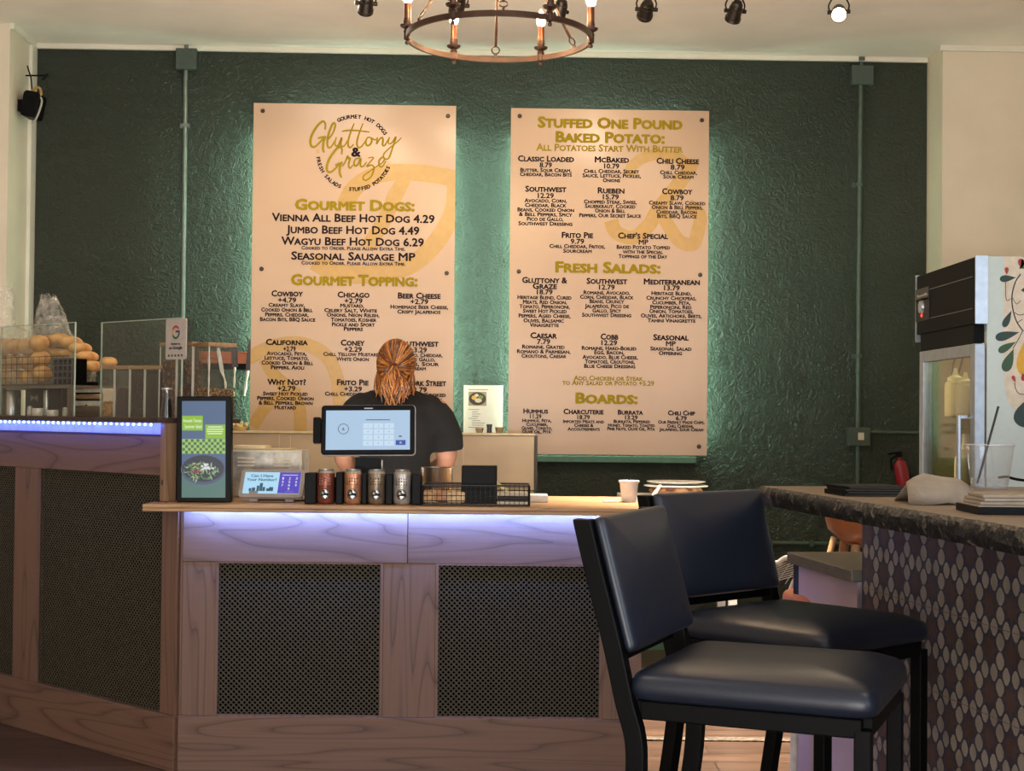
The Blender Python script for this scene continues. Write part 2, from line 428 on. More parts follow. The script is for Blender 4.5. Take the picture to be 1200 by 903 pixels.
# ================================================================== MENU BOARDS
m_board = M('menu_board_panel', '#c8a98c', 0.25, var=0.01, vscale=2)
m_gold = M('gold_lettering', '#967f0a', 0.55, var=0.03, spec=0.15); m_blackink = M('dark_lettering', '#1c0b0d', 0.6, var=0.02, spec=0.15)
m_wm = M('pale_gold_watermark', '#c49d5c', 0.25, var=0.02)
m_bolt = M('dark_standoff_bolt', '#4a4038', 0.3, 0.8); m_boardled = glow('board_backlight', '#bcffdc', 34.0); m_boardled2 = glow('board_top_backlight', '#d8ffe8', 9.0)
OFF = 0.045
def board(name, label, x0, x1, z0, z1, wmfn, blocks, bolts, leds, logo=None):
    t = thing(name, label, 'menu board', (x0, 0, z0), WALL)
    panel = MB().box(x0, x1, -OFF, -OFF + 0.006, z0, z1).build('panel', m_board, t)
    b = MB(); wmfn(b)
    # clip the watermark to the panel
    o = b.build('watermark', m_wm, panel)
    bm = bmesh.new(); bm.from_mesh(o.data)
    for co, no in (((0, 0, 0), (-1, 0, 0)), ((x1 - x0, 0, 0), (1, 0, 0)), ((0, 0, 0), (0, 0, -1)), ((0, 0, z1 - z0), (0, 0, 1))):
        bmesh.ops.bisect_plane(bm, geom=bm.verts[:] + bm.edges[:] + bm.faces[:], plane_co=co, plane_no=no, clear_outer=True)
    bm.to_mesh(o.data); bm.free()
    y = -OFF - 0.0022
    for nm, mat, lines in blocks:
        b = MB()
        for s, uc, vc, w, h, bold in lines:
            sc, zc = WALL.hit(uc, vc, OFF); sa, _ = WALL.hit(uc - w / 2, vc, OFF); sb, _ = WALL.hit(uc + w / 2, vc, OFF)
            hh = WALL.hit(uc, vc - h / 2, OFF)[1] - WALL.hit(uc, vc + h / 2, OFF)[1]
            text(b, s, sc, zc, sb - sa, hh, y, caps=True, bold=bold)
        b.build(nm, mat, panel)
    for u, v in bolts:
        s, z = WALL.hit(u, v, OFF)
        MB().lathe([(0.004, 0), (0.004, OFF - 0.002), (0.011, OFF - 0.001), (0.012, OFF + 0.004), (0.008, OFF + 0.008)], (s, 0, z), Matrix.Rotation(pi / 2, 3, 'X'), 14).build('standoff_bolt', m_bolt, t, smooth=40)
    for xa, xb, za, zb in leds:
        MB().box(xa, xb, -0.020, -0.008, za, zb).build('backlight_strip', m_boardled if xb - xa < 0.1 else m_boardled2, t)
    if logo: logo(panel, y)
    return t
def W2(u, v): return WALL.hit(u, v, OFF)
def item(x, name, price, desc, nh=6.9, ph=5.9, dh=4.6):
    """name / price / description lines as (text, centre u, centre v, width)"""
    out = []
    for l in name: out.append(l + (nh, 0.038))
    if price: out.append(price + (ph, 0.032))
    for l in desc: out.append(l + (dh, 0.034))
    return out
def cv(x0, y0, k, rows):
    """rows measured in an enlarged view -> (text, uc, vc, w)"""
    return [(s, x0 + (a + b) / 2 / k, y0 + y / k, (b - a) / k) for s, a, b, y in rows]
K1 = lambda rows: cv(280, 110, 4.2857, rows)
K2 = lambda rows: cv(280, 310, 4.2857, rows)
K3 = lambda rows: cv(590, 115, 4.6314, rows)
K4 = lambda rows: cv(590, 300, 3.612, rows)
def entry(K, rows, n=1, **kw):
    r = K(rows); return ('item_text', m_blackink, item(None, r[:n], r[n], r[n + 1:], **kw))
def head(K, rows, h): return ('heading_text', m_gold, [l + (h, 0.050) for l in K(rows)])

left_blocks = [
    head(K1, [('Gourmet Dogs:', 285, 880, 557)], 12.6),
    ('item_text', m_blackink, [l + (9.6, 0.030) for l in K1([('Vienna All Beef Hot Dog 4.29', 168, 982, 622), ('Jumbo Beef Hot Dog 4.49', 240, 905, 682), ('Wagyu Beef Hot Dog 6.29', 215, 928, 740), ('Seasonal Sausage MP', 265, 885, 814)])]),
    ('note_text', m_blackink, [l + (4.2, 0.030) for l in K1([('Cooked to Order. Please Allow Extra Time.', 315, 835, 775), ('Cooked to Order. Please Allow Extra Time.', 315, 835, 850)])]),
    head(K2, [('Gourmet Topping:', 265, 895, 77)], 12.6),
    entry(K2, [('Cowboy', 165, 320, 144), ('+4.79', 197, 287, 177), ('Creamy Slaw,', 150, 330, 202), ('Cooked Onion & Bell', 113, 370, 226), ('Peppers, Cheddar,', 133, 350, 250), ('Bacon Bits, BBQ Sauce', 107, 383, 274)]),
    entry(K2, [('Chicago', 497, 655, 150), ('+2.79', 531, 620, 181), ('Mustard,', 510, 628, 205), ('Celery Salt, White', 430, 693, 229), ('Onions, Neon Relish,', 443, 705, 252), ('Tomatoes, Kosher', 462, 690, 276), ('Pickle and Sport', 468, 682, 300), ('Peppers', 528, 622, 322)]),
    entry(K2, [('Beer Cheese', 800, 1012, 155), ('+2.79', 862, 950, 185), ('Homemade Beer Cheese,', 762, 1050, 212), ('Crispy Jalapenos', 797, 1012, 236)]),
    entry(K2, [('California', 137, 345, 388), ('+2.79', 224, 285, 422), ('Avocado, Feta,', 140, 340, 445), ('Lettuce, Tomato,', 130, 350, 468), ('Cooked Onion & Bell', 115, 373, 492), ('Peppers, Aioli', 162, 327, 515)]),
    entry(K2, [('Coney', 513, 630, 391), ('+2.29', 530, 617, 424), ('Chili, Yellow Mustard,', 425, 712, 449), ('White Onion', 490, 652, 473)]),
    entry(K2, [('Southwest', 795, 1002, 395), ('+3.29', 857, 943, 427), ('Avocado, Cheddar,', 782, 1022, 453), ('Pico de Gallo,', 806, 985, 475), ('Fritos, Sour', 796, 1003, 498), ('Cream', 862, 938, 520)]),
    entry(K2, [('Why Not?', 145, 335, 588), ('+2.79', 195, 283, 621), ('Sweet Hot Pickled', 122, 345, 647), ('Peppers, Cooked Onion', 93, 375, 670), ('& Bell Peppers, Brown', 100, 370, 693), ('Mustard', 180, 287, 716)]),
    entry(K2, [('Frito Pie', 494, 650, 590), ('+3.29', 530, 617, 623), ('Chili, Cheddar, Fritos', 433, 712, 648)]),
    entry(K2, [('New York Street', 760, 1040, 593), ('+2.79', 852, 943, 627), ('Mustard, Cooked', 796, 1038, 652), ('Onion & Peppers,', 800, 1025, 677)]),
]
right_blocks = [
    head(K3, [('Stuffed One Pound', 190, 968, 134), ('Baked Potato:', 287, 872, 212)], 12.6),
    ('heading_text', m_gold, [l + (8.4, 0.034) for l in K3([('All Potatoes Start With Butter', 180, 972, 270)])]),
    entry(K3, [('Classic Loaded', 80, 382, 328), ('8.79', 197, 262, 362), ('Butter, Sour Cream,', 92, 368, 390), ('Cheddar, Bacon Bits', 90, 370, 413)]),
    entry(K3, [('McBaked', 497, 680, 333), ('10.79', 547, 627, 368), ('Chili, Cheddar, Secret', 437, 735, 396), ('Sauce, Lettuce, Pickles,', 430, 745, 420), ('Onions', 540, 632, 445)]),
    entry(K3, [('Chili Cheese', 832, 1060, 340), ('8.79', 908, 982, 374), ('Chili, Cheddar,', 850, 1050, 403), ('Sour Cream', 868, 1030, 426)]),
    entry(K3, [('Southwest', 120, 340, 492), ('12.29', 187, 272, 528), ('Avocado, Corn,', 115, 343, 555), ('Cheddar, Black', 118, 340, 580), ('Beans, Cooked Onion', 77, 382, 605), ('& Bell Peppers, Spicy', 85, 372, 630), ('Pico de Gallo,', 128, 325, 655), ('Southwest Dressing', 82, 373, 680)]),
    entry(K3, [('Rueben', 513, 655, 500), ('15.79', 540, 625, 535), ('Chopped Steak, Swiss,', 437, 722, 562), ('Sauerkraut, Cooked', 443, 715, 586), ('Onion & Bell', 497, 660, 610), ('Peppers, Our Secret Sauce', 412, 745, 636)]),
    entry(K3, [('Cowboy', 862, 1023, 505), ('8.79', 907, 977, 540), ('Creamy Slaw, Cooked', 790, 1095, 568), ('Onion & Bell Peppers,', 805, 1080, 592), ('Cheddar, Bacon', 830, 1048, 617), ('Bits, BBQ Sauce', 835, 1048, 640)]),
    entry(K3, [('Frito Pie', 318, 485, 742), ('9.79', 365, 437, 776), ('Chili, Cheddar, Fritos,', 250, 550, 803), ('Sourcream', 325, 478, 828)]),
    entry(K3, [("Chef's Special", 623, 893, 746), ('MP', 735, 785, 780), ('Baked Potato Topped', 615, 903, 808), ('with the Special', 648, 865, 833), ('Toppings of the Day', 625, 888, 858)]),
    head(K4, [('Fresh Salads:', 223, 662, 47)], 12.6),
    entry(K4, [('Gluttony &', 80, 268, 101), ('Graze', 125, 225, 126), ('18.79', 142, 207, 151), ('Heritage Blend, Cured', 60, 287, 174), ('Meats, Red Onion,', 83, 268, 194), ('Tomato, Peperoncini,', 68, 280, 213), ('Sweet Hot Pickled', 83, 267, 232), ('Peppers, Aged Cheese,', 65, 283, 252), ('Olives, Balsamic', 85, 255, 272), ('Vinaigrette', 112, 233, 291)], n=2),
    entry(K4, [('Southwest', 353, 523, 105), ('12.79', 405, 470, 131), ('Romaine, Avocado,', 340, 535, 154), ('Corn, Cheddar, Black', 325, 550, 173), ('Beans, Cruncy', 365, 510, 191), ('Jalapeños, Pico de', 345, 530, 211), ('Gallo, Spicy', 377, 497, 230), ('Southwest Dressing', 333, 540, 249)]),
    entry(K4, [('Mediterranean', 595, 830, 108), ('13.79', 680, 745, 134), ('Heritage Blend,', 627, 795, 157), ('Crunchy Chickpeas,', 605, 815, 177), ('Cucumber, Feta,', 630, 790, 196), ('Peperoncini, Red', 622, 795, 215), ('Onion, Tomatoes,', 618, 803, 233), ('Olives, Artichoke, Beets,', 582, 838, 252), ('Tahini Vinaigrette', 610, 812, 272)]),
    entry(K4, [('Caesar', 115, 225, 335), ('7.79', 143, 197, 361), ('Romaine, Grated', 80, 258, 383), ('Romano & Parmesan,', 58, 283, 403), ('Croutons, Caesar', 77, 265, 422)]),
    entry(K4, [('Cobb', 412, 485, 340), ('12.29', 415, 480, 366), ('Romaine, Hard-Boiled', 332, 562, 389), ('Egg, Bacon,', 385, 510, 407), ('Avocado, Blue Cheese,', 335, 568, 427), ('Tomatoes, Croutons,', 345, 555, 446), ('Blue Cheese Dressing', 342, 557, 465)]),
    entry(K4, [('Seasonal', 635, 783, 343), ('MP', 688, 728, 370), ('Seasonal Salad', 622, 795, 391), ('Offering', 658, 755, 410)]),
    ('note_text', m_gold, [l + (5.6, 0.030) for l in K4([('Add Chicken or Steak', 298, 590, 516), ('to Any Salad or Potato +5.29', 250, 637, 536)])]),
    head(K4, [('Boards:', 308, 565, 600)], 12.4),
    entry(K4, [('Hummus', 85, 188, 655), ('11.29', 113, 160, 677), ('Hummus, Feta,', 80, 203, 695), ('Cucumber,', 97, 187, 711), ('Olives, Tomato,', 77, 205, 727), ('Olive Oil, Pita', 80, 200, 742)], nh=5.6, ph=4.9, dh=3.9),
    entry(K4, [('Charcuterie', 255, 423, 657), ('18.79', 313, 365, 681), ('Imported Meats and', 253, 425, 699), ('Cheeses &', 300, 380, 715), ('Accoutrements', 272, 407, 731)], nh=6.2, ph=4.9, dh=3.9),
    entry(K4, [('Burrata', 485, 590, 660), ('13.29', 515, 567, 682), ('Burrata, Peppered', 467, 620, 699), ('Honey, Tomato, Toasted', 443, 640, 715), ('Pine Nuts, Olive Oil, Pita', 440, 640, 730)], nh=5.6, ph=4.9, dh=3.9),
    entry(K4, [('Chili Chip', 697, 810, 663), ('6.79', 730, 775, 685), ('Our Freshly Made Chips,', 655, 850, 702), ('Chili, Cheddar,', 693, 805, 718), ('Jalapeno, Sour Cream', 660, 845, 733)], nh=5.6, ph=4.9, dh=3.9),
]
YW = -OFF - 0.0003
def wstroke(b, pts, w, closed=False):
    q = smoothpath([(u, 0, v) for u, v in pts], 7, closed)
    pp = [W2(p.x, p.z) for p in q]
    k = (W2(500, 300)[0] - W2(499, 300)[0])
    wstroke.n += 1; b.ribbon(pp, w * k, YW - 0.00012 * (wstroke.n % 6))
wstroke.n = 0
def wm_left(b):
    wstroke(b, [(404, 240), (418, 218), (445, 204), (485, 202), (522, 207), (545, 214)], 20)
    wstroke(b, [(474, 208), (462, 232), (448, 262), (430, 290)], 17)
    wstroke(b, [(534, 214), (532, 244), (519, 272), (500, 296), (478, 312), (452, 318), (424, 322), (392, 318), (368, 306)], 21)
    wstroke(b, [(290, 420), (318, 406), (350, 402), (378, 413), (393, 436), (398, 470), (400, 520)], 16)
    wstroke(b, [(310, 420), (322, 440), (345, 462), (352, 490), (350, 520)], 15)
    wstroke(b, [(296, 500), (312, 476), (336, 462), (352, 462)], 14)
def wm_right(b):
    wstroke(b, [(716, 258), (722, 272), (742, 278), (760, 264), (772, 244), (790, 222), (806, 200), (812, 188)], 17)
    wstroke(b, [(738, 206), (740, 196), (752, 186), (772, 181), (795, 185), (806, 196)], 13)
    wstroke(b, [(772, 240), (782, 262), (796, 282), (812, 286), (818, 270), (820, 252), (806, 240)], 16)
# the round logo: two script words, an ampersand and lettering on a circle
LOGO = [
    ([(222, 232), (226, 175), (202, 148), (150, 188), (95, 275), (75, 345), (85, 395), (118, 405), (165, 365), (212, 312)], 13),
    ([(150, 318), (232, 300)], 9), ([(230, 302), (208, 355), (203, 430), (216, 462)], 13),
    ([(240, 345), (300, 270), (326, 190), (313, 165), (288, 195), (255, 290), (245, 370), (258, 412), (286, 402), (322, 345)], 9),
    ([(337, 308), (322, 370), (336, 396), (362, 382), (392, 313), (380, 370), (392, 400), (418, 393), (452, 338)], 8),
    ([(516, 168), (480, 260), (455, 350), (460, 400), (482, 410), (512, 378)], 8),
    ([(606, 168), (570, 260), (545, 350), (550, 400), (572, 412), (602, 388), (642, 328)], 8),
    ([(394, 250), (450, 240), (540, 241), (672, 256)], 7),
    ([(692, 315), (656, 310), (635, 345), (640, 385), (666, 390), (692, 355), (692, 318), (722, 335), (748, 320)], 8),
    ([(752, 308), (742, 376), (770, 330), (800, 312), (806, 345), (803, 385), (822, 392), (850, 350), (874, 308)], 8),
    ([(874, 308), (860, 355), (871, 376), (902, 358), (938, 303), (902, 420), (870, 510), (836, 530), (812, 508), (822, 468), (882, 410), (950, 355), (992, 313)], 7),
    ([(390, 482), (393, 430), (370, 406), (330, 435), (270, 520), (242, 600), (248, 650), (282, 658), (330, 620), (374, 572)], 13),
    ([(326, 592), (402, 560)], 9), ([(398, 562), (376, 600), (370, 660), (389, 716)], 13),
    ([(400, 602), (426, 556), (446, 510), (452, 499), (457, 522), (476, 522), (464, 562), (462, 602), (477, 620), (506, 586)], 8),
    ([(572, 520), (537, 525), (515, 560), (525, 597), (556, 580), (582, 523), (580, 590), (602, 605), (642, 558)], 8),
    ([(658, 516), (712, 513), (680, 555), (645, 602), (692, 590), (716, 620), (690, 700), (640, 741), (607, 726), (620, 690), (690, 640), (762, 588)], 7),
    ([(760, 586), (802, 565), (822, 527), (802, 511), (770, 540), (768, 590), (797, 606), (838, 548)], 8),
]
def logo(panel, y):
    g = lambda a, c: W2(355 + a / 8.6, 125 + c / 8.6)
    k = (W2(420, 180)[0] - W2(419, 180)[0]) / 8.6
    b = MB()
    for i, (pts, w) in enumerate(LOGO):
        q = smoothpath([(a, 0, c) for a, c in pts], 6); n = len(q)
        b.ribbon([g(p.x, p.z) for p in q], [(w if w > 10 else w * 1.3) * k * 2.0 * (0.6 + 0.4 * sin(pi * (j + 0.5) / n)) for j in range(n)], y - 0.00012 * i)
    b.build('script_lettering', m_gold, panel)
    b = MB(); sx, sz = g(535, 455); text(b, '&', sx, sz, 85 * k, 92 * k, y - 0.001, bold=0.045)
    b.build('ampersand', m_blackink, panel)
    b = MB(); cx, cz = g(520, 465)
    def arc(s, a0, a1, inward):
        n = len(s)
        for i, ch in enumerate(s):
            if ch == ' ': continue
            a = radians(a0 + (a1 - a0) * i / (n - 1)); r = 368 * k
            text(b, ch, cx + r * cos(a), cz + r * sin(a), None, 38 * k, y, bold=0.045, rot=(a - pi / 2) if inward else (a + pi / 2))
    arc('GOURMET HOT DOGS', 116, 33, True); arc('FRESH SALADS', 189, 247, False); arc('STUFFED POTATOES', 264, 337, False)
    b.build('circle_lettering', m_blackink, panel)
    b = MB()
    for a in (178.5, 256, 343):
        r = 368 * k; px, pz = cx + r * cos(radians(a)), cz + r * sin(radians(a))
        b.ring(px, y, pz, 12 * k, 19 * k, radians(40), radians(330), 14); b.ring(px, y, pz, 3 * k, 8 * k, n=10)
    b.build('circle_ornament', m_wm, panel)
lx0, lz1 = W2(297.5, 120.5); lx1, _ = W2(534.5, 126); _, lz0 = W2(415, 532)
rx0, rz1 = W2(599, 126.5); rx1, _ = W2(831, 131); _, rz0 = W2(715, 532.5)
board('menu_board', 'tall cream menu board topped by the round gold script logo', lx0, lx1, lz0, lz1, wm_left, left_blocks,
      [(308, 130), (525, 136), (306.5, 315), (523.5, 320)],
      [(lx0 + 0.05, lx0 + 0.065, lz0 + 0.1, lz1 - 0.15), (lx1 - 0.065, lx1 - 0.05, lz0 + 0.1, lz1 - 0.15), (lx0 + 0.1, lx1 - 0.1, lz1 - 0.065, lz1 - 0.05)], logo)
board('menu_board', 'tall cream menu board headed by stuffed baked potatoes, salads lower down', rx0, rx1, rz0, rz1, wm_right, right_blocks,
      [(609, 136), (822.5, 141), (608, 318), (820.5, 322), (819, 523)],
      [(rx0 + 0.05, rx0 + 0.065, rz0 + 0.06, rz1 - 0.15), (rx1 - 0.065, rx1 - 0.05, rz0 + 0.06, rz1 - 0.15), (rx0 + 0.1, rx1 - 0.1, rz0 + 0.05, rz0 + 0.065), (rx0 + 0.1, rx1 - 0.1, rz1 - 0.065, rz1 - 0.05)])

# ================================================================== THE SERVICE COUNTER
PINE = dict(light='#765747', dark='#50382b', rough=0.58)
m_pineX = wood('pine_board', axis='X', freq=15, cross=5.0, along=0.6, **PINE)
m_pineX2 = wood('pine_rail', axis='X', freq=12, cross=7, along=0.5, seed=3.1, **PINE)
m_pineZ = wood('pine_stile', axis='Z', freq=12, cross=7.5, along=0.6, seed=1.3, **PINE)
m_pineE = wood('pine_end', '#8a6b50', '#644832', axis='Z', freq=9, cross=6.5, along=0.8, seed=5.3)
m_top = wood('counter_top_oak', '#b58c62', '#8a6442', axis='X', freq=8, cross=9, along=0.7, seed=2.2, rough=0.4)
m_mesh = M('bronze_mesh', '#4b4438', 0.5, 0.0, var=0.1, vscale=60, spec=0.15)
m_dark = M('black_backing', '#070605', 0.9, spec=0.05)
m_capwood = M('dark_walnut_ledge', '#3a2820', 0.5, var=0.12)
def lattice(b, x0, x1, z0, z1, y, pitch, w, th=0.002):
    for sgn in (1, -1):
        lo = (x0 + z0) if sgn > 0 else (x0 - z1); hi = (x1 + z1) if sgn > 0 else (x1 - z0)
        c = lo + pitch * 0.5
        while c < hi:
            pts = []
            # line x + sgn*z = c clipped to the rectangle
            xa, xb = (c - z1, c - z0) if sgn > 0 else (c + z0, c + z1)
            xa, xb = max(x0, xa), min(x1, xb)
            if xb - xa > 0.003:
                za, zb = ((c - xa), (c - xb)) if sgn > 0 else ((xa - c), (xb - c))
                dx, dz = (xb - xa), (zb - za); l = hypot(dx, dz); nx, nz = -dz / l * w / 2, dx / l * w / 2
                yy = y - (0.0008 if sgn > 0 else 0)
                b.prism([(xa + nx, yy, za + nz), (xb + nx, yy, zb + nz), (xb - nx, yy, zb - nz), (xa - nx, yy, za - nz)], (0, th, 0))
            c += pitch
FRONT = Frame(0, 5.23, 0)
hx = lambda u, v=720: FRONT.hit(u, v)[0]
hz = lambda v, u=470: FRONT.hit(u, v)[1]
XE = hx(751, 850)
z_top = hz(591.5, 470); z_slab = z_top - 0.014
z_rail = hz(659.5); z_base = hz(840)
XPs = WING.hit(190.5, 700)[0]
ctr = thing('service_counter', 'low pine service counter with two dark mesh panels under a blue glow', 'counter', (CX, 0, 0), FRONT)
MB().box(CX + 0.06, XE - 0.01, 0.03, 0.62, 0.0, z_slab - 0.001).build('carcass', m_dark, ctr)
MB().box(CX + 0.004, XE, -0.014, 0.026, 0, z_base).build('base_board', m_pineX2, ctr, bevel=0.003)
xs = [CX + 0.004, hx(214), hx(253), hx(449), hx(510.5), hx(706), XE]
MB().box(xs[0], xs[1], -0.006, 0.026, z_base, z_slab).build('corner_post', m_pineZ, ctr, bevel=0.003)
xm = hx(477)
MB().box(xs[1], xm - 0.001, -0.012, 0.026, z_rail, z_slab).build('apron_board', m_pineX, ctr, bevel=0.002)
MB().box(xm + 0.001, XE, -0.010, 0.026, z_rail, z_slab).build('apron_board', m_pineX2, ctr, bevel=0.002)
for a, c in ((xs[1], xs[2]), (xs[3], xs[4]), (xs[5], xs[6])):
    MB().box(a, c, -0.008, 0.026, z_base, z_rail).build('stile', m_pineZ, ctr, bevel=0.002)
for a, c in ((xs[2], xs[3]), (xs[4], xs[5])):
    b = MB(); lattice(b, a, c, z_base, z_rail, 0.002, 0.0187, 0.0042); b.build('mesh_panel', m_mesh, ctr)
    b = MB(); w = 0.010
    b.box(a, a + w, -0.010, 0.004, z_base, z_rail); b.box(c - w, c, -0.010, 0.004, z_base, z_rail)
    b.box(a + w, c - w, -0.010, 0.004, z_rail - 0.006, z_rail); b.box(a + w, c - w, -0.010, 0.004, z_base, z_base + 0.006)
    b.build('panel_bead', m_pineZ, ctr)
_w = [WING.W((s_, -0.022, 0)) for s_ in (XPs + 0.034, XPs - 0.03)]
_p = [(hx(173, 590), -0.075), (XE + 0.01, -0.075), (XE + 0.01, 0.66), (_w[0].x + 0.004, 0.66), (_w[0].x + 0.004, _w[0].y - 5.23), (_w[1].x, _w[1].y - 5.23)]
b = MB().prism([(x_, y_, z_slab) for x_, y_ in _p], (0, 0, z_top - z_slab)); b.box(_p[0][0], XE + 0.01, -0.075, -0.057, z_slab - 0.012, z_slab)
tag(b.build('countertop', m_top, fr=FRONT, org=(CX, 0, z_slab), bevel=0.003),
    'long light wood countertop carrying the till, cans and wire basket', 'countertop')
m_led = glow('blue_led', '#6490ff', 760.0); m_ledtape = M('led_tape', '#d8d8e8', 0.5)
def led_strip(label, fr, x0, x1, y, z, n, m, zr=0.004):
    t = thing('led_strip', label, 'light strip', (x0, y, z), fr)
    MB().box(x0, x1, y - 0.004, y + 0.004, z, z + 0.003).build('tape', m_ledtape, t)
    for i in range(n):
        x = x0 + (x1 - x0) * (i + 0.5) / n
        if i == 0: d0 = MB().ell((x, y, z - 0.003), (zr, zr, zr), n=8, k=6).build('diode', m, t); xa = x
        else: d = d0.copy(); COL.objects.link(d); d.location.x = x - xa
    return t
led_strip('blue light strip under the front lip of the low countertop', FRONT, CX + 0.03, XE - 0.02, -0.050, z_slab - 0.0035, 70, m_led, 0.0035)

# ------------------------------------------------------------------ the taller wing on the left
wx = lambda u, v=700: WING.hit(u, v)[0]
wz = lambda v, u=100: WING.hit(u, v)[1]
WL0 = -1.75
zc1 = wz(488.5, 100); zc0 = wz(493.5, 100); zl0 = wz(506.5, 100)
za1 = zl0; za0 = wz(551.5, 100); zb = WING.hit(100, 813)[1]
wing = thing('service_counter', 'taller angled pine counter with dark mesh under a row of bright blue lights', 'counter', (0, 0, 0), WING)
XP = wx(190.5)
MB().prism([(WL0, 0.03, 0), (XP, 0.03, 0), (XP - 0.9 * 0.47, 0.50, 0), (WL0, 0.50, 0)], (0, 0, zc0 - 0.001)).build('carcass', m_dark, wing)
MB().box(WL0, -0.004, -0.014, 0.026, 0, zb).build('base_board', m_pineX2, wing, bevel=0.003)
MB().box(XP, -0.004, -0.006, 0.026, zb, z_slab - 0.002).build('corner_post', m_pineZ, wing, bevel=0.002)
MB().box(WL0, XP, -0.010, 0.026, za0, za1 - 0.006).build('apron_board', m_pineX, wing, bevel=0.002)
MB().box(WL0, XP, -0.012, 0.028, za1 - 0.006, za1).build('dark_rail', m_capwood, wing)
MB().box(WL0, XP, 0.012, 0.026, za1, zc0).build('light_channel', M('white_channel', '#c8c8e0', 0.35), wing)
MB().box(XP + 0.002, XP + 0.030, -0.02, 0.03, z_top + 0.001, zc0).build('end_board', m_pineE, wing, bevel=0.002)
MB().disc(XP + 0.016, -0.0206, wz(565, 198), 0.007, 0.011, 12).build('knot', m_capwood, wing)
s0, s1 = wx(17.5), wx(43.5)
MB().box(s0, s1, -0.008, 0.026, zb, za0).build('stile', m_pineZ, wing, bevel=0.002)
for a, c in ((WL0, s0), (s1, XP)):
    b = MB(); lattice(b, a, c, zb, za0, 0.004, 0.0187, 0.0042); b.build('mesh_panel', m_mesh, wing)
MB().box(s1, s1 + 0.010, -0.010, 0.004, zb, za0).build('panel_bead', m_pineZ, wing)
sR = WING.hit(247.5, 490, -0.14)[0]
tag(MB().prism([(WL0, -0.052, zc0), (XP + 0.032, -0.052, zc0), (XP + 0.032, 0.05, zc0), (sR, 0.11, zc0), (sR, 0.27, zc0), (XP - 0.42, 0.52, zc0), (WL0, 0.52, zc0)], (0, 0, zc1 - zc0)).build('counter_ledge', m_capwood, fr=WING, org=(0, 0, zc0), bevel=0.002),
    'dark thin ledge capping the taller angled counter', 'countertop')
t = led_strip('row of bright blue diodes along the top of the taller counter', WING, WL0 + 0.05, XP - 0.01, -0.040, zc0 - 0.0035, 44, glow('blue_white_led', '#4466ff', 110.0), 0.004)

# ================================================================== BAR TABLE, CABINET, STOOLS
m_barTop = M('bar_top_brown', '#78644f', 0.42, var=0.08, vscale=5)
m_barEdge = speck('bar_live_edge', '#14110f', '#7d7262', 48, 0.5, 1.0, 0.56, 0.74)
T0, T1 = -0.955, 1.5                       # along the bar edge: far end .. towards the viewer
BW = 1.00                                  # depth of the bar
zt, zu = 1.069, 1.016
b = MB(); rnd = random.Random(3); rows = []
outl = []
n = 120
for i in range(n + 1):
    x = T0 + (T1 - T0) * i / n; outl.append((x, 0.006 * (rnd.random() - 0.5)))
back = [(T1, -0 + BW), (T0, BW)]
full = outl + back
def jit(pts, a): return [(x + a * (rnd.random() - .5) * 2, y + a * (rnd.random() - .5) * 2) for x, y in pts]
lev = [(zt, 0.0), (zt - 0.008, -0.006), (zt - 0.02, -0.010), (zt - 0.036, -0.008), (zu, 0.0)]
rings = []
for z, o in lev:
    q = jit(outl, 0.0035); rings.append([(x, y + o, z + 0.003 * (rnd.random() - .5) * (0 < z - zu < 0.052)) for x, y in q] + [(x, y, z) for x, y in back])
b.loft(rings, 1, cap=False)
b.add(rings[0], [list(range(len(full)))], 0); b.add(rings[-1], [list(range(len(full)))[::-1]], 1)
bar_top = b.build('bar_tabletop', [m_barTop, m_barEdge], fr=BAR, org=(0, 0, zu), smooth=30)
tag(bar_top, 'thick brown bar top with a rough dark chipped edge', 'bar top')
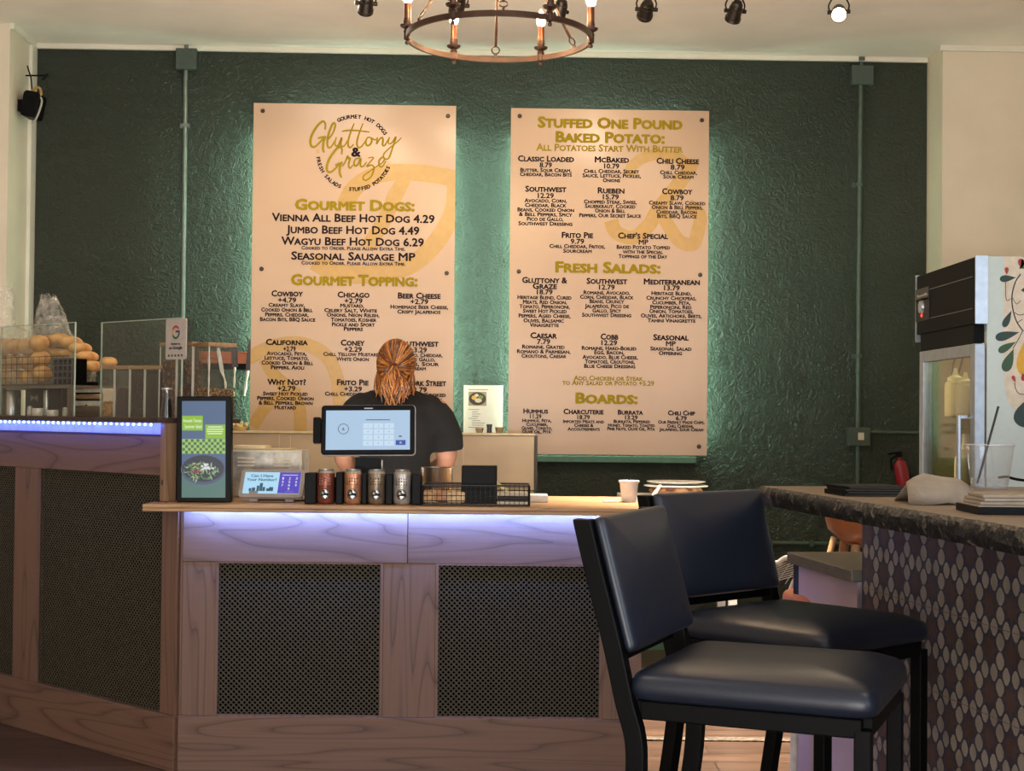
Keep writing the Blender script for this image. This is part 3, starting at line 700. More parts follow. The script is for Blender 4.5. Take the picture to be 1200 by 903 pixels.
# tiled bar front
m_grout = M('tile_navy', '#3a3a46', 0.45, var=0.1); m_petal = M('tile_petal_grey', '#8d8277', 0.42, var=0.12, vscale=12)
m_star = M('tile_star_brown', '#4f3c37', 0.45, var=0.15, vscale=12); m_line = M('tile_grout_line', '#7a5a4c', 0.7)
TO = 0.30; tx0, tx1 = T0 + 0.012, T1 - 0.05
barb = thing('tiled_bar', 'bar base clad in patterned tiles of dark stars and grey petals', 'bar', (tx0, TO, 0), BAR)
MB().box(tx0, tx1, TO, BW - 0.1, 0, zu).build('bar_core', m_grout, barb)
b = MB(); p = 0.106; y = TO - 0.0006
nx = int((tx1 - tx0) / p); nz = 11; zoff = 0.779 - 8 * p   # tile joint measured at 0.81
def clipz(pts):
    return [(x, yy, min(max(z, 0.0), zu)) for x, yy, z in pts]
for i in range(nx + 1):
    for j in range(nz):
        cx, cz = tx0 + (i + 0.5) * p, zoff + (j + 0.5) * p
        st = []
        for k in range(16):
            a = 2 * pi * k / 16 + pi / 8 * 0; r = (0.40 if k % 4 == 0 else 0.36) * p if k % 2 == 0 else 0.21 * p
            st.append((cx + r * cos(a), y, cz + r * sin(a)))
        if cx + 0.5 * p < tx1 and cz + 0.5 * p < zu: b.poly(st, 1)
        for ex, ez in ((0.5, 0.21), (0.5, -0.21), (0.21, 0.5), (-0.21, 0.5)):
            px, pz = cx + ex * p, cz + ez * p
            if px + 0.13 * p > tx1 or px - .14 * p < tx0 or pz + 0.2 * p > zu or pz < 0.03: continue
            w, h = 0.165 * p, 0.20 * p
            if ex == 0.5: w, h = 0.185 * p, 0.205 * p
            b.poly([(px - w, y - 0.0004, pz - h * 0.25), (px - w * .45, y - .0004, pz - h * .85), (px, y - 0.0004, pz - h), (px + w * .45, y - .0004, pz - h * .85), (px + w, y - 0.0004, pz - h * 0.25), (px + w, y - 0.0004, pz + h * 0.25), (px + w * .45, y - .0004, pz + h * .85), (px, y - 0.0004, pz + h), (px - w * .45, y - .0004, pz + h * .85), (px - w, y - 0.0004, pz + h * 0.25)], 0)
for j in range(0, 6):
    z = zoff + 2 * p * j + 0.0
    if 0 < z < zu: b.box(tx0, tx1, y - 0.0008, y, z - 0.0008, z + 0.0008, 2)
b.build('tile_pattern', [m_petal, m_star, m_line], barb)
# low cabinet continuing the bar line
m_pink = M('pinkish_white_panel', '#a9939a', 0.5, var=0.04, vscale=4); m_cabtop = M('grey_cabinet_top', '#5c554a', 0.4, var=0.1)
cab = thing('low_cabinet', 'low pale cabinet with a dark top at the far end of the tiled bar', 'cabinet', (-1.5, TO - 0.02, 0), BAR)
c0, c1 = -1.50, tx0 - 0.006; cz = 0.826
MB().box(c0 + 0.05, c1, TO - 0.012, 0.95, 0.0, cz - 0.035).build('side_panel', m_pink, cab)
MB().box(c0, c0 + 0.05, TO - 0.012, 0.95, 0.0, cz - 0.035).build('corner_post', M('black_post', '#141312', 0.5), cab)
MB().box(c0 - 0.015, c1, TO - 0.03, 0.97, cz - 0.035, cz).build('cabinet_top', m_cabtop, cab, bevel=0.003)
for u, v in ((962, 665), (983, 673), (996, 676)):
    s, z = BAR.hit(u, v, -TO + 0.012); MB().disc(s, TO - 0.0127, z, 0.006, 0.006, 10).build('screw_hole', m_dark, cab)

# bar stools -------------------------------------------------------
m_vinyl = M('black_vinyl', '#1a202e', 0.36, var=0.04, vscale=8, bump=0.05, bscale=500, spec=0.5)
m_frame = M('black_powder_coat', '#070708', 0.5, spec=0.12, var=0.05)
def cushion(L, W, H, ex, crown, R=None, c=(0, 0, 0)):
    """padded slab, superellipse outline, rounded edges and a crowned top (local z)"""
    R = R or Matrix.Identity(3); c = Vector(c); rings = []; n = 56
    def outline(k):
        o = []
        for i in range(n):
            a = 2 * pi * i / n; ca, sa = cos(a), sin(a)
            o.append((L / 2 * k * abs(ca) ** (2 / ex) * (1 if ca > 0 else -1), W / 2 * k * abs(sa) ** (2 / ex) * (1 if sa > 0 else -1)))
        return o
    prof = [(0.94, 0), (0.985, 0.006), (1.0, H * 0.35), (0.995, H * 0.62), (0.97, H * 0.84), (0.92, H * 0.97), (0.80, H + crown * 0.45), (0.6, H + crown * 0.8), (0.35, H + crown * 0.95), (0.02, H + crown)]
    return [[c + R @ Vector((x, y, z)) for x, y in outline(k)] for k, z in prof]
SL, SW = 0.47, 0.44
def make_stool(label):
    t = thing('bar_stool', label, 'bar stool', (0, 0, 0), None, None)
    b = MB().loft(cushion(SL + 0.02, SW + 0.015, 0.058, 14, 0.020, c=(0.0, 0, 0.705)))
    b.build('seat', m_vinyl, t, smooth=50)
    # back: leans backwards, slightly curved, padded towards the sitter
    lean = radians(15)
    Rb = Matrix.Rotation(-lean, 3, 'Y') @ Matrix(((0, 0, 1), (0, 1, 0), (-1, 0, 0)))   # local x->down, z->forward
    bc = Vector((-SL / 2 - 0.052, 0, 0.928))
    b = MB().loft(cushion(0.278, SW + 0.002, 0.030, 30, 0.008, Rb, bc))
    b.build('backrest', m_vinyl, t, smooth=50)
    bc2 = bc - Rb @ Vector((0, 0, 0.012))
    MB().obox(bc2 + Rb @ Vector((0, 0, 0.004)), (0.27, SW - 0.03, 0.016), Rb).build('back_panel', m_frame, t)
    h = 0.016
    # back legs with the S bend, flat bar profile
    prof = [(-0.339, 1.060), (-0.313, 0.96), (-0.272, 0.81), (-0.246, 0.70), (-0.226, 0.63), (-0.224, 0.55), (-0.236, 0.45), (-0.262, 0.30), (-0.29, 0.12), (-0.305, 0.0)]
    prof = [(p.x, p.z) for p in smoothpath([(x, 0, z) for x, z in prof], 4)]
    for s in (-1, 1):
        y = s * (SW / 2 - 0.004)
        rings = []
        for i, (x, z) in enumerate(prof):
            a, c = prof[max(i - 1, 0)], prof[min(i + 1, len(prof) - 1)]
            dx, dz = c[0] - a[0], c[1] - a[1]; l = hypot(dx, dz); nx, nz = -dz / l * 0.019, dx / l * 0.019
            if i in (0, len(prof) - 1): nx, nz = 0.019, 0
            rings.append([(x + nx, y - h, z + nz), (x + nx, y + h, z + nz), (x - nx, y + h, z - nz), (x - nx, y - h, z - nz)])
        MB().loft(rings).build('leg', m_frame, t, bevel=0.003)
        x = SL / 2 - 0.018
        MB().obox((x, s * (SW / 2 - 0.016), 0.3425), (0.032, 0.032, 0.685)).build('leg', m_frame, t, bevel=0.003)
    b = MB()
    for s in (-1, 1): b.obox((0.0, s * (SW / 2 - 0.016), 0.687), (SL - 0.04, 0.03, 0.036))
    b.obox((SL / 2 - 0.018, 0, 0.687), (0.03, SW - 0.06, 0.036)); b.obox((-SL / 2 + 0.02, 0, 0.687), (0.03, SW - 0.03, 0.036))
    b.build('seat_frame', m_frame, t, bevel=0.003)
    MB().obox((SL / 2 - 0.018, 0, 0.25), (0.026, SW - 0.06, 0.026)).build('footrest', m_frame, t, bevel=0.003)
    b = MB().obox((-0.278, 0, 0.785), (0.012, SW - 0.03, 0.03)); b.build('back_rail', m_frame, t, bevel=0.002)
    MB().lathe([(0.012, 0), (0.012, 0.004), (0.006, 0.006)], (-0.262, -SW / 2 + 0.030, 0.79), Matrix.Rotation(pi / 2, 3, 'Y'), 12).build('rivet', M('brass_rivet', '#a08050', 0.35, 0.8), t)
    return t
def place(o, centre, yaw):
    """seat centre over the given floor point"""
    yaw = radians(yaw); c = Vector((centre[0], centre[1], 0))
    o.location = c; o.rotation_euler = (0, 0, yaw)
stool = make_stool('black bar stool with the slate sheen on its backrest, closer to the counter front')
place(stool, (0.543, 3.058), -22.6)
s2 = dup(stool); s2['label'] = 'black bar stool standing behind the other stool, its backrest facing the camera'
place(s2, (0.742, 3.79), -47.6)

# things on the bar top -------------------------------------------
m_tan = M('kraft_paper', '#8f8272', 0.75, var=0.08, vscale=18, bump=0.25, bscale=60)
m_blackpl = M('black_plastic', '#070708', 0.45, spec=0.12)
def at(u, v, z):      # point on a horizontal plane of height z
    d = CAM_R @ Vector(((u - 600) / F_PX, (451.5 - v) / F_PX, -1)); t = (z - CAM_H) / d.z
    return CAM_P + d * t
pa, pb = at(980, 580, zt), at(1064, 583, zt)
menus = None
ang = BAR.th + radians(80)
for i in range(4):
    R = Matrix.Rotation(radians(6 + (0, 3, -2, 4)[i]), 3, 'Z'); c = (pa + pb) / 2 + Vector((0.002 * i, 0.075, 0.0035 + 0.0062 * i))
    b = MB(); b.obox((0, 0, 0), (0.165, 0.15, 0.0058)); b.obox((0.002, 0, 0), (0.163, 0.146, 0.0034), mi=1)
    b = MB()
    b.obox((0, 0, 0.0022), (0.166, 0.15, 0.0014)); b.obox((0, 0, -0.0022), (0.166, 0.15, 0.0014)); b.obox((-0.081, 0, 0), (0.004, 0.15, 0.0058)); b.obox((0.003, 0, 0), (0.158, 0.142, 0.0030), mi=1)
    o = b.build('menu_folder', [m_blackpl, M('menu_pages', '#4a4038', 0.6)], org=(0, 0, 0)); o.location = c; o.rotation_euler = (0, 0, radians(6 + (0, 3, -2, 4)[i]))
    tag(o, 'black menu folder %s the small stack on the bar' % ('at the bottom of', 'second from the bottom of', 'second from the top of', 'on top of')[i], 'menu', 'menu folders stacked on the bar')
pa, pb = at(1066, 590, zt), at(1146, 594, zt); c = (pa + pb) / 2
kn = c.y / F_PX / 8.57 * 1.0
NG = [[(60, 0, 0.0), (235, -22, -.012), (460, 20, .0), (600, 0, 0), (730, -20, .0)],
      [(66, 110, .010), (160, 120, -.006), (440, 95, .006), (610, 70, .010), (728, 70, .010)],
      [(72, 215, .032), (150, 150 + 10, .010), (420, 160, .022), (640, 190, .022), (726, 150, .022)],
      [(185, 262, .060), (290, 302, .066), (460, 268, .068), (640, 252, .060), (722, 196, .056)],
      [(120, 120, .11), (290, 190, .12), (460, 180, .12), (640, 150, .12), (720, 110, .11)],
      [(90, 0, .150), (290, 0, .155), (460, 0, .155), (640, 0, .15), (720, 0, .145)]]
b = MB(); b.add([((x_ - 395) * kn, y_, max(z_, 1) * kn) for r_ in NG for x_, z_, y_ in r_], [(a * 5 + q_, a * 5 + q_ + 1, (a + 1) * 5 + q_ + 1, (a + 1) * 5 + q_) for a in range(5) for q_ in range(4)])
o = b.build('crumpled_napkin', m_tan, org=(0, 0, 0), smooth=24); o.location = c + Vector((0, 0.012, 0.0))
so = o.modifiers.new('solid', 'SOLIDIFY'); so.thickness = 0.002; so.offset = 1
tag(o, 'crumpled tan paper napkin lying on the bar beside the menus', 'napkin')
pc = at(1147, 603, zt); trx = pc.x
tr = thing('serving_tray', 'black tray lined with tan paper at the edge of the photo', 'tray', (pc.x, pc.y, zt))
b = MB(); b.box(pc.x, pc.x + 0.26, pc.y, pc.y + 0.16, zt + 0.001, zt + 0.006)
for q in ((pc.x, pc.x + 0.26, pc.y, pc.y + 0.006), (pc.x, pc.x + 0.26, pc.y + 0.154, pc.y + 0.16), (pc.x, pc.x + 0.006, pc.y + 0.006, pc.y + 0.154), (pc.x + 0.254, pc.x + 0.26, pc.y + 0.006, pc.y + 0.154)): b.box(q[0], q[1], q[2], q[3], zt + 0.006, zt + 0.016)
b.build('tray_body', m_blackpl, tr)
MB().box(pc.x + 0.001, pc.x + 0.25, pc.y + 0.004, pc.y + 0.15, zt + 0.0165, zt + 0.019).build('paper_liner', m_tan, tr)
for i in range(3):
    o = MB().obox((0, 0, 0), (0.15, 0.12, 0.007)).build('folded_napkin', m_tan, org=(0, 0, 0), bevel=0.002)
    o.location = (pc.x + 0.083 + 0.004 * i, pc.y + 0.075, zt + 0.0230 + 0.0075 * i); o.rotation_euler = (0, 0, radians((0, 3, -2)[i]))
    tag(o, 'folded tan napkin on the black tray, %s of the three' % ('lowest', 'middle', 'topmost')[i], 'napkin', 'folded napkins on the tray')
# clear cup with straw, behind the napkins
m_cup = clear('clear_cup_plastic', (0.93, 0.94, 0.95), 0.10, 0.06, milky=0.10, milk='#d8dadb')
m_straw = M('black_straw', '#0d0d0e', 0.3)
cb = at(1159.5, 572, zt); k = cb.y / F_PX; hh = 51 * k
cup = thing('plastic_cup', 'clear plastic cup with a black straw standing on the bar', 'cup', (cb.x, cb.y, zt))
b = MB(); r0, r1 = 20.5 * k, 27.5 * k
pr = [(0.001, 0.002), (r0, 0.0), (r0 + (r1 - r0) * .35, hh * .35), (r0 + (r1 - r0) * .38, hh * .36), (r1, hh * 0.96), (r1 + 0.002, hh * 0.965), (r1 + 0.0025, hh), (r1 - 0.001, hh)]
b.lathe(pr, (cb.x, cb.y, zt), n=36, cap=False); b.build('cup_wall', m_cup, cup, smooth=40)
MB().tube([(cb.x + (r1 + 0.001) * cos(a * pi / 16), cb.y + (r1 + 0.001) * sin(a * pi / 16), zt + hh) for a in range(32)], 0.0016, 6, closed=True).build('rim', clear('cup_rim', (0.85, 0.86, 0.88), 0.25, 0.1, milky=0.3), cup, smooth=60)
MB().lathe([(0.001, 0.004), (r0 * .96, 0.004), (r0 * 1.08, hh * .22), (0.001, hh * .24)], (cb.x, cb.y, zt), n=28).build('melted_ice', clear('ice_water', (0.95, 0.96, 0.97), 0.12, 0.1, bump=1.0, bscale=90, milky=0.15), cup, smooth=60)
sa, sb = P(1145.5, 566, cb.y - 0.01), P(1170, 476, cb.y + 0.02)
MB().cyl((sa[0], cb.y - 0.01, sa[1]), (sb[0], cb.y + 0.02, sb[1]), 0.0034, 10).build('straw', m_straw, cup, smooth=60)
fa, fb = at(1182, 566, zt), at(1215, 574, zt)
b = MB(); b.tube(smoothpath([(fa.x, fa.y + .1, zt + 0.012), (fa.x + 0.025, fa.y + 0.1, zt + 0.016), (fa.x + 0.06, fa.y + 0.09, zt + 0.008), (fa.x + 0.11, fa.y + 0.08, zt + 0.004)], 5), 0.0045, 8)
b.ell((fa.x + 0.13, fa.y + 0.077, zt + 0.004), (0.03, 0.016, 0.003))
tag(b.build('black_spoon', m_blackpl, org=(fa.x, fa.y, zt), smooth=50), 'black plastic spoon lying behind the tray on the bar', 'spoon')

# ================================================================== FRIDGE
YN, YF = 5.35, 6.12
XH, XB = P(1142, 340, YN)[0], P(1157, 340, YN)[0]
zT = P(1150, 299.5, YN)[1]; zH = P(1142, 379, YN)[1]; zD = P(1148, 402, YN)[1]; XR = XB + 0.72
m_fblack = M('fridge_black', '#0d0f11', 0.65, var=0.1, spec=0.12); m_steel = M('brushed_steel', '#a8b0ba', 0.34, 0.75, var=0.05)
m_fwhite = M('fridge_white_side', '#c6d4d2', 0.4, var=0.02); m_fin = M('fridge_interior', '#a39a68', 0.5, var=0.05)
fr_ = thing('display_fridge', 'glass door drinks fridge with a black header and a flower painted white side', 'fridge', (XH, YN, 0))
b = MB()
wt = 0.04
b.box(XB, XR, YN, YN + wt, 0.1, zT - 0.002); b.box(XB, XR, YF - wt, YF, 0.1, zT - 0.002); b.box(XR - wt, XR, YN + wt, YF - wt, 0.1, zT - 0.002)
b.box(XB, XR - wt, YN + wt, YF - wt, zH - 0.03, zT - 0.002); b.box(XB, XR - wt, YN + wt, YF - wt, 0.1, 0.25)
b.build('cabinet_body', m_fwhite, fr_)
b = MB(); e = 0.003
b.box(XB + 0.01, XR - wt - e, YN + wt + 0.001, YN + wt + e, 0.25, zH - 0.03); b.box(XB + 0.01, XR - wt - e, YF - wt - e, YF - wt - 0.001, 0.25, zH - 0.03)
b.box(XR - wt - e, XR - wt - 0.001, YN + wt, YF - wt, 0.25, zH - 0.03); b.box(XB + 0.01, XR - wt, YN + wt, YF - wt, zH - 0.034, zH - 0.031)
b.build('liner', m_fin, fr_)
MB().box(XH, XB - 0.001, YN + 0.002, YF - 0.005, zH, zT - 0.004).build('header', m_fblack, fr_, bevel=0.004)
MB().box(XH + 0.002, XB + 0.001, YN - 0.004, YN + 0.002, zH, zT).build('header_side_trim', m_steel, fr_)
MB().box(XH - 0.004, XH + 0.02, YF - 0.004, YF + 0.003, zH - 0.03, zT).build('header_edge_trim', m_steel, fr_)
b = MB(); b.box(XH - 0.001, XH, YN + 0.02, YF - 0.10, zH + 0.055, zH + 0.058); b.box(XH - 0.001, XH, YN + 0.02, YF - 0.10, zT - 0.075, zT - 0.072); b.build('header_groove', M('header_line', '#4a4a48', 0.4), fr_)
# control panel with maker's badge, dial and red lamp
FS = Frame(XH, 0, -pi / 2)      # header face: x runs towards the viewer
fx = lambda u, v: FS.hit(u, v, 0.0)
b = MB(); (a0, q0), (a1, q1) = fx(1075, 373), fx(1090, 352)
pan = MB()
def fbox(mb, u0, u1, v0, v1, off, mi=0):
    vm = (v0 + v1) / 2; s0_, z1_ = fx(u0, v0); s1_, z0_ = fx(u1, v1)
    y0, y1 = -s1_, -s0_
    mb.box(XH - off, XH, y0, y1, z0_, z1_, mi)
fbox(pan, 1074.5, 1090, 352, 374, 0.004); pan.build('control_panel', M('panel_dark_grey', '#191a1b', 0.45, spec=0.2), fr_)
bd = MB(); fbox(bd, 1074, 1089, 340, 350, 0.004); bd.build('maker_badge', M('badge_grey', '#333332', 0.45, 0.2), fr_)
def fr_text(s, u, v, w, h, name, mat, off):
    b = MB(); (sc, zc) = fx(u, v); sa = fx(u - w / 2, v)[0]; sb = fx(u + w / 2, v)[0]
    hh_ = fx(u, v - h / 2)[1] - fx(u, v + h / 2)[1]
    tmp = MB(); text(tmp, s, sc, zc, sb - sa, hh_, 0, bold=0.01)
    b.v = [Vector((XH - off, -p.x, p.z)) for p in tmp.v]; b.f = tmp.f; b.m = tmp.m
    return b.build(name, mat, fr_)
bl = MB(); rb = random.Random(8)
for i in range(7):       # worn raised strokes of the badge
    hgt = (2.4, 1.5, 1.5, 1.6, 1.5, 2.6, 2.6)[i]; fbox(bl, 1076 + i * 1.7, 1077.2 + i * 1.7, 348.2 - hgt - i * .42, 348.2 - i * .42, 0.0052)
bl.build('badge_marks', M('badge_silver', '#8a8a84', 0.4), fr_)
s_, z_ = fx(1081.8, 359.5); MB().lathe([(0.001, 0), (0.028, 0), (0.026, 0.01), (0.001, 0.01)], (XH - 0.004, -s_, z_), Matrix.Rotation(-pi / 2, 3, 'Y'), 20, sy=1.0).build('dial', m_steel, fr_, smooth=40)
s_, z_ = fx(1081.5, 369.5); MB().ell((XH - 0.005, -s_, z_), (0.004, 0.008, 0.007), n=10, k=6).build('red_lamp', glow('red_indicator', '#ff3a28', 2.0), fr_)
# door
dl = fr_
XD0, XD1 = XH + 0.004, XB - 0.004
b = MB(); dw = 0.055; zB = 0.24
b.box(XD0, XD1, YN + 0.006, YN + 0.006 + dw, zB, zD); b.box(XD0, XD1, YF - 0.09, YF - 0.035, zB, zD); b.box(XD0, XD1, YN + 0.006 + dw, YF - 0.09, zD - 0.045, zD); b.box(XD0, XD1, YN + 0.006 + dw, YF - 0.09, zB, zB + 0.05)
door = b.build('door', M('door_frame_alu', '#9aa2aa', 0.38, 0.7), fr_, bevel=0.003)
MB().box(XD0 + 0.012, XD0 + 0.02, YN + 0.006 + dw, YF - 0.09, zB + 0.05, zD - 0.045).build('door_glass', clear('door_glass', (0.92, 0.94, 0.93), 0.03), door)
b = MB(); hy = YN + 0.085
hz0, hz1 = P(1134, 562, hy)[1], P(1134, 486, hy)[1]
b.box(XD0 - 0.04, XD0 - 0.028, hy - 0.012, hy + 0.012, hz0 - 0.1, hz1); b.box(XD0 - 0.03, XD0, hy - 0.012, hy + 0.012, hz1 - 0.016, hz1); b.box(XD0 - 0.03, XD0, hy - 0.012, hy + 0.012, hz0 - 0.1, hz0 - 0.084)
b.build('door_handle', m_steel, door, bevel=0.003)
MB().box(XD0 + 0.003, XB - 0.002, YN + 0.03, YF - 0.04, zD + 0.002, zH - 0.001).build('gap_strip', m_fblack, fr_)
MB().box(XB + 0.06, XB + 0.10, YN + 0.15, YF - 0.2, zH - 0.075, zH - 0.036).build('interior_lamp', glow('fridge_tube', '#fff0a8', 4.0), fr_)
shz = P(1118, 488, 5.75)[1]
b = MB()
for z in (shz, shz - 0.36): b.box(XB + 0.12, XR - 0.06, YN + 0.05, YF - 0.05, z - 0.008, z)
b.build('shelf', M('shelf_white', '#d6d2b4', 0.4), fr_)
b = MB(); c_ = Vector((XB + 0.06, 5.90, P(1097, 424, 5.9)[1]))
b.tube([c_ + Vector((0.05 * cos(a * pi / 16), 0.135 * cos(a * pi / 16 + .5), 0.075 * sin(a * pi / 16))) for a in range(32)], 0.0045, 8, closed=True)
b.build('hanging_cable', M('black_cable', '#15150f', 0.4), fr_, smooth=60)
MB().box(XR - 0.25, XR - 0.06, YN + 0.08, YF - 0.25, zH - 0.13, zH - 0.036).build('evaporator_cover', M('evaporator_grey', '#8d896c', 0.5), fr_)
# feet and painted flowers on the white side
b = MB(); [b.box(x - 0.02, x + 0.02, y_ - 0.02, y_ + 0.02, 0, 0.1) for x in (XB + 0.05, XR - 0.05) for y_ in (YN + 0.05, YF - 0.05)]; b.build('foot', m_fblack, fr_)
SIDE = lambda u, v: P(u, v, YN)
YS = YN - 0.0006
m_leaf = M('painted_leaf_green', '#1f3a38', 0.5); m_leaf2 = M('painted_leaf_mid_green', '#2f5236', 0.5); m_bud = M('painted_red_bud', '#a83028', 0.5)
m_pear = M('painted_yellow_pear', '#d8a52c', 0.5); m_blob = M('painted_beige_shape', '#d9ccba', 0.5); m_stem = M('painted_dark_stem', '#1d1f1c', 0.5); m_org = M('painted_orange', '#d98a35', 0.5)
def leafshape(b, tip, end, w, mi):
    (x0, z0), (x1, z1) = SIDE(*tip), SIDE(*end); L = hypot(x1 - x0, z1 - z0); dx, dz = (x1 - x0) / L, (z1 - z0) / L; ww = w * YN / F_PX / 2
    pts = []
    n = 24
    for i in range(n):
        a = 2 * pi * i / n; t = (1 - cos(a)) / 2; k = sin(a) * (t ** 0.75) * 1.25
        pts.append((x0 + dx * L * t - dz * ww * k, YS - 0.0004, z0 + dz * L * t + dx * ww * k))
    b.poly(pts, mi)
b = MB()
pts = [SIDE(u, v) for u, v in ((1176, 300.5), (1176, 380), (1177, 450), (1181, 470), (1192, 484), (1215, 490), (1300, 490), (1300, 300.5))]
b.poly([(x, YS, z) for x, z in pts], 0); b.build('painted_background', m_blob, fr_)
b = MB()
for tip, end, w, mi in (((1191, 325), (1171.5, 327), 9, 0), ((1185.5, 363.5), (1176, 383), 9, 0), ((1195, 389), (1166.5, 396), 12, 0), ((1191, 400), (1170, 412), 10, 1), ((1188, 408), (1177, 435), 14, 1), ((1194, 315), (1203, 309), 8, 1), ((1196, 340), (1226, 338), 30, 0),
                       ((1210, 462), (1197, 500), 30, 0), ((1226, 365), (1210, 378), 12, 0), ((1240, 350), (1262, 366), 13, 1), ((1236, 392), (1262, 400), 12, 0), ((1240, 330), (1262, 322), 10, 1)):
    leafshape(b, tip, end, w, mi)
b.build('painted_leaves', [m_leaf, m_leaf2], fr_)
b = MB(); leafshape(b, (1206, 388), (1206, 442), 34, 0); b.build('painted_pear', m_pear, fr_)
b = MB(); leafshape(b, (1179.6, 322), (1179.6, 313), 5.5, 0); leafshape(b, (1196, 315), (1196.5, 303), 8, 0); leafshape(b, (1197.5, 314), (1199, 304), 5, 1); leafshape(b, (1190, 448), (1186.5, 440), 5, 0); leafshape(b, (1198, 437), (1200, 446), 7, 0); b.build('painted_buds', [m_bud, m_org], fr_)
b = MB(); kk = YN / F_PX
for pts, w in (([(1196, 321), (1190, 330), (1186, 345), (1186.5, 360), (1191, 376), (1199, 388)], 1.5), ([(1178.5, 322), (1178.5, 345), (1180, 352), (1184, 350)], 0.8), ([(1186, 348), (1191, 356), (1196, 352)], 0.7), ([(1198, 388), (1193, 398), (1187, 408)], 1.0),
               ([(1189, 448), (1190, 455), (1194, 461), (1201, 462)], 0.9), ([(1189, 366), (1195, 369), (1205, 366)], 0.8), ([(1192, 378), (1198, 374)], 0.8)):
    q = smoothpath([(u, 0, v) for u, v in pts], 5); b.ribbon([SIDE(p_.x, p_.z) for p_ in q], w * kk, YS - 0.0003)
b.build('painted_stems', m_stem, fr_)
# bottles inside
m_bot = M('squeeze_bottle_cream', '#b5ad7e', 0.4, var=0.02); m_botcap = M('bottle_cap_white', '#c4bd94', 0.4)
def sq_bottle(label, x, y, z, h, r, mat):
    t = thing('squeeze_bottle', label, 'bottle', (x, y, z), None, 'squeeze bottles inside the fridge')
    MB().lathe([(0.001, 0.001), (r * .95, 0.001), (r, 0.01), (r, h * .62), (r * .92, h * .70), (r * .7, h * .735), (0.001, h * .735)], (x, y, z), n=20).build('bottle_body', mat, t, smooth=40)
    MB().lathe([(r * .74, h * .735), (r * .72, h * .80), (r * .3, h * .85), (r * .16, h), (0.001, h)], (x, y, z), n=16).build('bottle_cap', m_botcap, t, smooth=40)
for (u, Y, vt, vb, r, lab) in ((1119.5, 5.72, 431, 488, 0.040, 'tall cream squeeze bottle with pointed cap on the fridge shelf'), (1131.5, 5.66, 436, 488, 0.036, 'cream squeeze bottle close to the fridge door handle')):
    x_, zt_ = P(u, vt, Y); sq_bottle(lab, x_, Y, shz + 0.0005, zt_ - shz, r, m_bot)
x_, zt_ = P(1130, 508, 5.62); sq_bottle('pale squeeze bottle on the lower fridge shelf', x_, 5.62, shz - 0.36 + 0.0005, zt_ - shz + 0.36, 0.036, m_bot)

# ================================================================== CONDUITS, ALARM, EXTINGUISHER ON THE BACK WALL
m_pipe = M('painted_conduit', '#48584c', 0.4, 0.1); m_pipe2 = M('bare_conduit', '#77827a', 0.35, 0.5)
def conduit(label, pts, boxes, clamps, mat, stub=None):
    q = [WALL.hit(u, v, 0.02) for u, v in pts]
    t = thing('electrical_conduit', label, 'conduit', (q[-1][0], -0.02, q[-1][1]), WALL)
    MB().tube([(s, -0.017, z) for s, z in q], 0.0125, 10).build('pipe', mat, t, smooth=60)
    for u0, u1, v0, v1, d, nm in boxes:
        a, z1_ = WALL.hit(u0, v0, d); c, z0_ = WALL.hit(u1, v1, d)
        MB().box(a, c, -d, -0.001, z0_, z1_).build(nm, M('conduit_box', '#3f4d44', 0.45), t, bevel=0.003)
    for u, v in clamps:
        s, z = WALL.hit(u, v, 0.02); b = MB(); b.box(s - 0.035, s + 0.018, -0.004, -0.0005, z - 0.012, z + 0.012); b.box(s - 0.016, s + 0.016, -0.033, -0.004, z - 0.010, z + 0.010); b.build('clamp', mat, t)
    return t
conduit('slim vertical conduit under a square box beside the speaker', [(218.5, 52), (217.6, 80), (216, 230), (214, 392), (213, 470)], [(206, 230, 56, 81, 0.05, 'junction_box')], [(218, 147), (218, 49)], m_pipe2)
c2 = conduit('dark vertical conduit with box above and outlet below, near the fridge', [(1009.5, 72), (1009, 96), (1007, 300), (1005.5, 500), (1004.5, 620)], [(998.5, 1024, 76, 99, 0.05, 'junction_box'), (995, 1020, 500.5, 522.5, 0.05, 'outlet_box')], [(1007, 216), (1006, 417), (1009.5, 69)], m_pipe)
b = MB(); s, z = WALL.hit(1009, 511, 0.05)
b.box(s - 0.016, s + 0.016, -0.053, -0.050, z - 0.02, z + 0.02); b.build('socket', M('socket_white', '#c8c4b4', 0.4), c2)
s, z = WALL.hit(1020, 506, 0.02); s2_, z2 = WALL.hit(1085, 506.5, 0.02)
tag(MB().tube([(s + 0.002, -0.013, z), (s2_, -0.013, z)], 0.010, 10).build('wall_pipe', m_pipe, fr=WALL, org=(s, -0.013, z), smooth=60), 'short horizontal pipe from the outlet box towards the fridge', 'pipe')
s, z = WALL.hit(895, 636, 0.02); s2_, z2 = WALL.hit(1030, 637, 0.02)
b = MB().tube([(s - 0.4, -0.013, z), (s2_, -0.013, z)], 0.012, 10)
for u in (903, 951): q = WALL.hit(u, 636, 0.02)[0]; b.box(q - 0.012, q + 0.012, -0.028, -0.0005, z - 0.016, z + 0.016)
tag(b.build('wall_pipe', m_pipe, fr=WALL, org=(s, -0.013, z), smooth=60), 'low horizontal pipe on the green wall above the wicker chair', 'pipe')
s, z = WALL.hit(1063, 553, 0.08)
ex = thing('fire_extinguisher', 'small red fire extinguisher hung low on the wall by the fridge', 'fire extinguisher', (s, -0.06, z - 0.12), WALL)
R = Matrix.Rotation(radians(-10), 3, 'Y')
cE = Vector((s, -0.06, z - 0.14))
MB().lathe([(0.001, 0), (0.034, 0.004), (0.037, 0.02), (0.037, 0.17), (0.03, 0.195), (0.012, 0.21), (0.012, 0.225), (0.001, 0.225)], cE, R, 20).build('cylinder_body', M('extinguisher_red', '#8e1c28', 0.3), ex, smooth=40)
